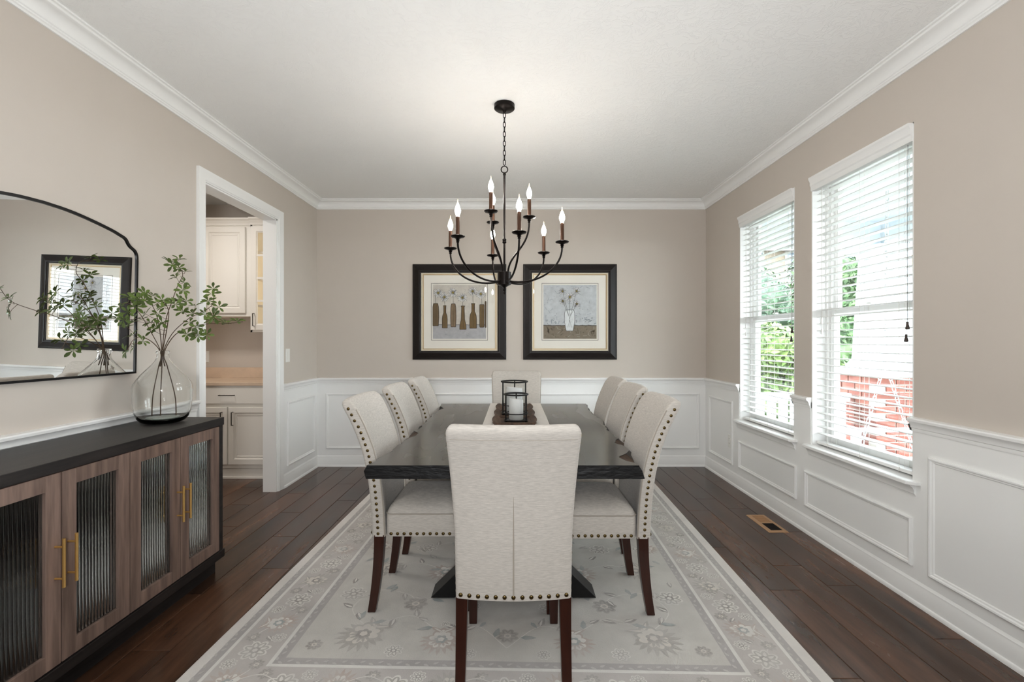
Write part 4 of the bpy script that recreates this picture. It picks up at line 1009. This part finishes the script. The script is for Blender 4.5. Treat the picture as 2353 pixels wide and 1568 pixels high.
BR = [
    ([(-1.814, 2.475, 1.223), (-1.796, 2.47, 1.371), (-1.753, 2.46, 1.482), (-1.717, 2.45, 1.56), (-1.686, 2.44, 1.609), (-1.701, 2.43, 1.652), (-1.742, 2.42, 1.673)],
     [(-1.782, 2.466, 1.685), (-1.728, 2.475, 1.693), (-1.696, 2.386, 1.65), (-1.668, 2.388, 1.635), (-1.698, 2.474, 1.63), (-1.736, 2.464, 1.601), (-1.7, 2.467, 1.573), (-1.679, 2.431, 1.529), (-1.729, 2.471, 1.483), (-1.689, 2.471, 1.479), (-1.761, 2.468, 1.467)]),
    ([(-1.807, 2.475, 1.223), (-1.748, 2.45, 1.308), (-1.636, 2.4, 1.379), (-1.54, 2.36, 1.414), (-1.466, 2.33, 1.45), (-1.439, 2.3, 1.515)],
     [(-1.421, 2.266, 1.519), (-1.445, 2.293, 1.497), (-1.476, 2.319, 1.464), (-1.448, 2.352, 1.439), (-1.601, 2.409, 1.45), (-1.552, 2.405, 1.408), (-1.464, 2.334, 1.393), (-1.604, 2.394, 1.407), (-1.642, 2.377, 1.419)]),
    ([(-1.802, 2.475, 1.223), (-1.768, 2.5, 1.304), (-1.695, 2.52, 1.346), (-1.623, 2.55, 1.365), (-1.542, 2.57, 1.366), (-1.459, 2.58, 1.376)],
     [(-1.687, 2.474, 1.308), (-1.63, 2.473, 1.299), (-1.634, 2.546, 1.305), (-1.656, 2.502, 1.345), (-1.696, 2.508, 1.368), (-1.573, 2.609, 1.37), (-1.491, 2.583, 1.378), (-1.617, 2.556, 1.379)]),
    ([(-1.82, 2.475, 1.223), (-1.837, 2.42, 1.325), (-1.841, 2.36, 1.405), (-1.84, 2.3, 1.448), (-1.857, 2.27, 1.45)],
     [(-1.753, 2.274, 1.495), (-1.765, 2.252, 1.469), (-1.83, 2.283, 1.48), (-1.786, 2.264, 1.433), (-1.853, 2.301, 1.41), (-1.911, 2.32, 1.437), (-1.861, 2.287, 1.374)]),
    ([(-1.823, 2.475, 1.223), (-1.807, 2.4, 1.263), (-1.801, 2.32, 1.291), (-1.812, 2.28, 1.276), (-1.816, 2.25, 1.227)],
     [(-1.772, 2.288, 1.27), (-1.837, 2.319, 1.245), (-1.844, 2.28, 1.222), (-1.832, 2.303, 1.301), (-1.873, 2.321, 1.34)]),
    ([(-1.816, 2.475, 1.223), (-1.806, 2.44, 1.348), (-1.798, 2.4, 1.423), (-1.799, 2.37, 1.462), (-1.808, 2.34, 1.489)],
     [(-1.808, 2.396, 1.499), (-1.784, 2.399, 1.462), (-1.797, 2.325, 1.471), (-1.903, 2.448, 1.381), (-1.879, 2.446, 1.41), (-1.876, 2.366, 1.371), (-1.839, 2.425, 1.365)]),
    ([(-1.811, 2.475, 1.223), (-1.761, 2.43, 1.325), (-1.714, 2.38, 1.411), (-1.695, 2.33, 1.454), (-1.697, 2.29, 1.468)],
     [(-1.714, 2.352, 1.443), (-1.679, 2.286, 1.467), (-1.768, 2.383, 1.406), (-1.745, 2.379, 1.363), (-1.823, 2.422, 1.325), (-1.648, 2.33, 1.45), (-1.799, 2.413, 1.342)]),]
names = ['tall upright leafy branch in the glass vase', 'leafy branch leaning towards the opening, its tip rising', 'lowest leafy branch reaching out across the opening', 'leafy branch in the vase reaching across the mirror edge', 'short drooping leafy branch low beside the mirror', 'leafy branch in the vase just left of the tall one', 'short bushy leafy branch in the middle of the vase']
feet = [(-.020, .010), (.055, .020), (.062, -.012), (-.050, -.010), (-.040, .020), (-.010, -.030), (.010, .035)]
rl = random.Random(5)
for ib, ((path, cl), lab, ft) in enumerate(zip(BR, names, feet)):
    b = thing('leafy_branch', lab, 'branch', (VX, VY, VZ + .03), group='leafy branches in the glass vase')
    neck = path[0]; dx, dy = neck[0] + 1.812, neck[1] - 2.478
    low = [(VX + ft[0], VY + ft[1], VZ + .030), (VX + ft[0] * .9, VY + ft[1] * .9, VZ + .14), (VX + ft[0] * .25 + dx, VY + ft[1] * .25, VZ + .29), (VX + dx * .8, VY + dy, VZ + .36)]
    if ib in (2, 4, 5, 6): low = low[2:]                          # these stop inside the neck
    P = catmull(low + list(path[1:]), 5)
    m = MB(); m.tube(P, [lerp(.0026, .0012, i / (len(P) - 1)) for i in range(len(P))], 6); st = m.build('stem', 'stem_bark', b, smooth=True)
    bx, by, bz = wloc(b)
    upper = [p for p in P if p.z > 1.25]
    for c in cl:
        c = Vector(c)
        q = min(upper, key=lambda p: (p - c).length + .6 * max(0, p.z - c.z + .01))
        if (q - c).length > .012:
            mdp = (q + c) / 2 + Vector((rl.uniform(-.006, .006), rl.uniform(-.006, .006), -.006))
            m = MB(); m.tube([q, mdp, c], [.0012, .001, .0009], 5); m.build('twig', 'stem_bark', st, smooth=True)
        ax = (c - q); ax = ax.normalized() if ax.length > .008 else Vector((0, 0, 1)); ax = (ax * .7 + Vector((.45 + rl.uniform(-.5, .5), -.7 + rl.uniform(-.5, .5), .5 + rl.uniform(-.3, .4)))).normalized()
        e1 = ax.orthogonal().normalized(); e2 = ax.cross(e1); nl = rl.choice((5, 6, 6, 7)); a0 = rl.uniform(0, 6)
        for i in range(nl):
            a = a0 + 2 * PI * i / nl + rl.uniform(-.2, .2); dirr = (e1 * math.cos(a) + e2 * math.sin(a) + ax * rl.uniform(.05, .55)).normalized()
            side = dirr.cross(ax).normalized(); nrm = side.cross(dirr)
            L = rl.uniform(.031, .047); M4 = Matrix((( dirr.x * L, side.x * L, nrm.x * L), (dirr.y * L, side.y * L, nrm.y * L), (dirr.z * L, side.z * L, nrm.z * L))).to_4x4()
            o = bpy.data.objects.new('leaf', leaf_me); COL.objects.link(o); o.parent = b
            M4.translation = Vector((c.x - bx, c.y - by, c.z - bz)); o.matrix_basis = M4

# ------------------------------------------------------------------ outside: porch, railing, brick pier, swing, garden, neighbour
PZ = -.15
m = MB(); m.box(WO + .002, 4.55, -3.0, 5.75, PZ - .15, PZ); struct(m.build('porch_floor', 'porch_floor'), 'pale concrete porch floor outside the windows')
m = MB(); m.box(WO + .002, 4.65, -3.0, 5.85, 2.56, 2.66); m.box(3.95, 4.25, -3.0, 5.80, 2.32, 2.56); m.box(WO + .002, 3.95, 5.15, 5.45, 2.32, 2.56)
struct(m.build('porch_ceiling', 'porch_white'), 'white porch ceiling and beam outside the windows')
m = MB(); m.box(-30, 60, -25, 70, -.55, -.40); struct(m.build('ground_lawn', 'lawn'), 'green lawn beyond the porch')
# brick pier with a tapered white column
bx0, bx1, by0, by1 = 3.75, 4.45, 4.95, 5.65; bt = .90
pr = thing('porch_pier', 'red brick porch pier carrying a tapered white column', 'porch column', ((bx0 + bx1) / 2, (by0 + by1) / 2, PZ))
m = MB(); m.box(bx0 + .008, bx1 - .008, by0 + .008, by1 - .008, PZ, bt); m.build('mortar_core', 'mortar', pr)
m = MB(); m.box(-.098, .098, -.02, .02, -.031, .031); brick_me = m.mesh('brick', 'brick')
px, py, pz = wloc(pr); z = PZ + .038; row = 0
while z < bt - .02:
    off = 0 if row % 2 else .105
    for nrm in range(4):
        n0 = 4
        for k in range(n0):
            t = -.35 + .0 + k * .21 + off
            w = .098
            lo, hi = max(-.35, t), min(.35, t + .196)
            if hi - lo < .04: continue
            mid_, sc = (lo + hi) / 2, (hi - lo) / .196
            cx_, cy_ = (bx0 + bx1) / 2, (by0 + by1) / 2
            if nrm == 0: p, r = (cx_ + mid_, by0 + .018, z), 0
            elif nrm == 1: p, r = (bx0 + .018, cy_ + mid_, z), PI / 2
            elif nrm == 2: continue
            else: continue
            inst(brick_me, 'brick', pr, (p[0] - px, p[1] - py, p[2] - pz), (0, 0, r), (sc, 1, 1))
    z += .0745; row += 1
m = MB(); m.box(bx0 - .04, bx1 + .04, by0 - .04, by1 + .04, bt, bt + .07); m.build('cap_stone', 'porch_white', pr, bevel=.01)
m = MB(); cxp, cyp = 4.10, 5.30
def sq(h, z): return [(cxp - h, cyp - h, z), (cxp + h, cyp - h, z), (cxp + h, cyp + h, z), (cxp - h, cyp + h, z)]
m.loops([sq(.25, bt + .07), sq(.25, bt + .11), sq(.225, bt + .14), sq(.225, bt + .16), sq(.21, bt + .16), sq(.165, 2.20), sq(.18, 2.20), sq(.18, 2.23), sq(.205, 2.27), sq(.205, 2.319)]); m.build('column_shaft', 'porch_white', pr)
# end railing
rlg = thing('porch_railing', 'white porch railing with square balusters beyond the far window', 'railing', (2.8, 5.3, PZ))
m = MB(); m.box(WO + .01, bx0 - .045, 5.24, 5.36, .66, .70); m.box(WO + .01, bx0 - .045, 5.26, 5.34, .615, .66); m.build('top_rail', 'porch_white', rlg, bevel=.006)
m = MB(); m.box(WO + .01, bx0 - .002, 5.27, 5.33, PZ + .09, PZ + .15); m.build('bottom_rail', 'porch_white', rlg)
m = MB(); m.box(-.034, .034, -.034, .034, 0, .615 - PZ - .15); bal = m.mesh('baluster', 'porch_white')
x = WO + .10; rx, ry, rz_ = wloc(rlg)
while x < bx0 - .06: inst(bal, 'baluster', rlg, (x - rx, 5.30 - ry, PZ + .15 - rz_)); x += .128
# porch swing hung on chains
sw = thing('porch_swing', 'white slatted porch swing hung on chains outside the near window', 'porch swing', (3.15, 3.35, .20))
SYa, SYb = 2.60, 4.10
for k in range(6):
    m = MB(); x = 2.92 + k * .085; m.box(x, x + .065, SYa, SYb, .262, .280); m.build('seat_slat', 'porch_white', sw)
for k in range(11):
    y = SYa + .03 + k * (SYb - SYa - .11) / 10
    m = MB(); m.loops([[(3.42, y, .27), (3.438, y, .27), (3.438, y + .055, .27), (3.42, y + .055, .27)], [(3.54, y, .74), (3.558, y, .74), (3.558, y + .055, .74), (3.54, y + .055, .74)]]); m.build('back_slat', 'porch_white', sw)
m = MB(); m.loops([[(3.53, y, .72), (3.575, y, .72), (3.59, y, .78), (3.545, y, .78)] for y in (SYa, SYb)]); m.build('back_rail', 'porch_white', sw)
for y in (SYa - .03, SYb - .04):
    m = MB(); m.box(2.88, 3.46, y, y + .07, .20, .262); m.build('seat_bearer', 'porch_white', sw)
    m = MB(); m.box(2.84, 3.50, y - .01, y + .085, .50, .525); m.build('armrest', 'porch_white', sw, bevel=.006)
    m = MB(); m.box(2.90, 2.96, y + .01, y + .06, .25, .50); m.build('arm_post', 'porch_white', sw)
m = MB(); pts = []
for i in range(14):
    a = 2 * PI * i / 14; pts.append((.013 * math.cos(a), 0, .016 * math.sin(a) + (.012 if math.sin(a) > 0 else -.012)))
m.tube(pts, .0035, 6, ring=True); sl = m.mesh('chain_link', 'chain_zinc', smooth=True)
sx, sy, sz_ = wloc(sw)
for y in (SYa - .0, SYb):
    T0 = Vector((3.20, y, 2.55)); J = Vector((3.18, y, 1.10))
    for A0, B0 in ((T0, J), (J, Vector((2.95, y, .27))), (J, Vector((3.44, y, .30)))):
        d = B0 - A0; nn = int(d.length / .047); e = d.to_track_quat('Z', 'Y').to_euler()
        for k in range(nn + 1):
            p = A0 + d * (k / nn); o = inst(sl, 'chain_link', sw, (p.x - sx, p.y - sy, p.z - sz_)); q = d.to_track_quat('Z', 'Y')
            o.rotation_mode = 'QUATERNION'; o.rotation_quaternion = q @ Matrix.Rotation((PI / 2) * (k % 2), 4, 'Z').to_quaternion()
cu = thing('swing_cushion', 'white throw cushion with blue leaf print on the porch swing', 'cushion', (3.22, 3.15, .285))
m = MB(); ls = []
for k in range(9):
    t = k / 8 * 2 - 1; s = math.sqrt(max(0, 1 - t * t)); hw = .22 * (.80 + .20 * s)
    ls.append([(t * .065 * 1, a * hw, b * hw) for a, b in ((-1, -1), (-.5, -.93), (0, -.9), (.5, -.93), (1, -1), (.93, -.5), (.9, 0), (.93, .5), (1, 1), (.5, .93), (0, .9), (-.5, .93), (-1, 1), (-.93, .5), (-.9, 0), (-.93, -.5))])
rot = Matrix.Rotation(math.radians(14), 3, 'Y')
ls = [[tuple(rot @ Vector(p) + Vector((3.32, 3.15, .52))) for p in l] for l in ls]
m.loops(ls); cb_ = m.build('cover', 'cushion_white', cu, smooth=60)
m = MB(); rr = random.Random(4)
for _ in range(26):
    y, z, a, L = rr.uniform(-.16, .16), rr.uniform(-.16, .16), rr.uniform(0, 6), rr.uniform(.03, .06)
    pts = [(0, 0), (L * .4, L * .2), (L, 0), (L * .4, -L * .2)]
    q = [rot @ Vector((-.0655 - .0 , y + u * math.cos(a) - v * math.sin(a), z + u * math.sin(a) + v * math.cos(a))) + Vector((3.318, 3.15, .52)) for u, v in pts]
    m.loops([[tuple(p) for p in q], [tuple(p + Vector((.003, 0, 0))) for p in q]])
tag(m.build('leaf_print', 'cushion_blue', cb_), None, None, kind='stuff')

def tree(name, label, cat, x, y, h, rx, rz0, mt, n, seed, trunk=True):
    r = random.Random(seed); o = thing(name, label, cat, (x, y, -.40), group='greenery beyond the porch')
    if trunk:
        m = MB(); m.tube([(x, y, -.4), (x + .05, y, rz0 * .5), (x, y + .04, h * .7)], [.11, .09, .03], 8); m.build('trunk', 'trunk', o, smooth=True)
    m = MB(); vs = []; fs = []
    lobes = [(x + r.uniform(-.55, .55) * rx, y + r.uniform(-.55, .55) * rx, lerp(rz0, h, r.uniform(.15, .82)), rx * r.uniform(.45, .75)) for _ in range(11)]
    for i in range(n):
        lx, ly, lz, lr = lobes[i % len(lobes)]
        d = Vector((r.gauss(0, 1), r.gauss(0, 1), r.gauss(0, 1))).normalized(); rad = lr * r.uniform(.72, 1.05)
        c = Vector((lx, ly, lz)) + Vector((d.x * rad, d.y * rad, d.z * rad * .8))
        if c.z < -.38: c.z = -.38 + r.random() * .1
        nn = (d + Vector((r.uniform(-.8, .8), r.uniform(-.8, .8), r.uniform(-.3, .9)))).normalized(); e1 = nn.orthogonal().normalized(); e1 = Matrix.Rotation(r.uniform(0, 6), 3, nn) @ e1; e2 = nn.cross(e1); L = r.uniform(.05, .10)
        b = len(vs); vs += [tuple(c - e1 * L), tuple(c + e2 * L * .45 + nn * .01), tuple(c + e1 * L), tuple(c - e2 * L * .45 + nn * .01)]; fs.append((b, b + 1, b + 2, b + 3))
    m.v = vs; m.f = fs; m.mi = [0] * len(fs); m.c = [None] * len(fs)
    f = m.build('foliage', mt, o, fixn=False); f['kind'] = 'stuff'
    # dense inner body so that the crown is not see-through
    m = MB()
    for lx, ly, lz, lr in lobes:
        q = lr * .74; m.lathe([(q * math.sin(PI * k / 6) + .001, -q * .8 * math.cos(PI * k / 6)) for k in range(7)], 10, (lx, ly, max(lz, -.3 + q * .5)))
    m.build('inner_foliage', mt, o, smooth=60)
tree('garden_shrub', 'light yellow green shrub just behind the porch railing', 'shrub', 4.60, 8.2, 1.75, .80, -.2, 'foliage_light', 5200, 1, False)
tree('garden_shrub', 'dark green shrub beside the light one behind the railing', 'shrub', 4.0, 10.6, 2.1, .85, -.2, 'foliage_dark', 4600, 2, False)
tree('garden_tree', 'bluish green tree in front of the neighbouring house', 'tree', 6.9, 13.4, 3.2, 1.4, .2, 'foliage_blue', 6000, 3)
tree('garden_tree', 'green tree seen beside the tapered porch column', 'tree', 6.55, 9.5, 3.4, .95, .0, 'foliage_dark', 6000, 4)
tree('garden_tree', 'bright green tree to the right of the porch column', 'tree', 9.6, 10.4, 3.6, 1.2, .1, 'foliage_light', 5000, 5)
tree('garden_shrub', 'low pale green hedge shrub under the far window view', 'shrub', 5.6, 11.0, 1.2, .7, -.4, 'foliage_blue', 5000, 6, False)
# neighbouring house
hb = thing('neighbour_house', 'pale neighbouring house with grey roof seen through the far window', 'house', (10, 20, -.4))
HX0, HX1, HY = 6.0, 17.0, 18.0
m = MB(); m.box(HX0, HX1, HY, HY + 7, -.4, 4.9); m.build('walls', 'siding_tan', hb)
m = MB(); m.loops([[(x, HY - .5, 4.75), (x, HY + 3.5, 7.0), (x, HY + 7.5, 4.75), (x, HY + 7.5, 4.6), (x, HY + 3.5, 6.8), (x, HY - .5, 4.6)] for x in (HX0 - .5, HX1 + .5)]); m.build('roof', 'shingle', hb)
m = MB(); m.loops([[(x, HY - 2.0, 2.75), (x, HY, 3.35), (x, HY, 3.2), (x, HY - 2.0, 2.6)] for x in (HX0 - .4, HX1 - 2)]); m.build('porch_roof', 'shingle', hb)
for k in range(6):
    x = HX0 + .7 + k * 1.75
    for z0 in (.4, 3.5):
        m = MB(); m.box(x, x + .95, HY - .05, HY, z0, z0 + 1.15); w = m.build('window', 'siding', hb)
        for a in (0, 1):
            m = MB(); m.box(x + .06 + a * .43, x + .44 + a * .45, HY - .06, HY - .04, z0 + .06, z0 + 1.09); m.build('pane', 'far_glass', w)
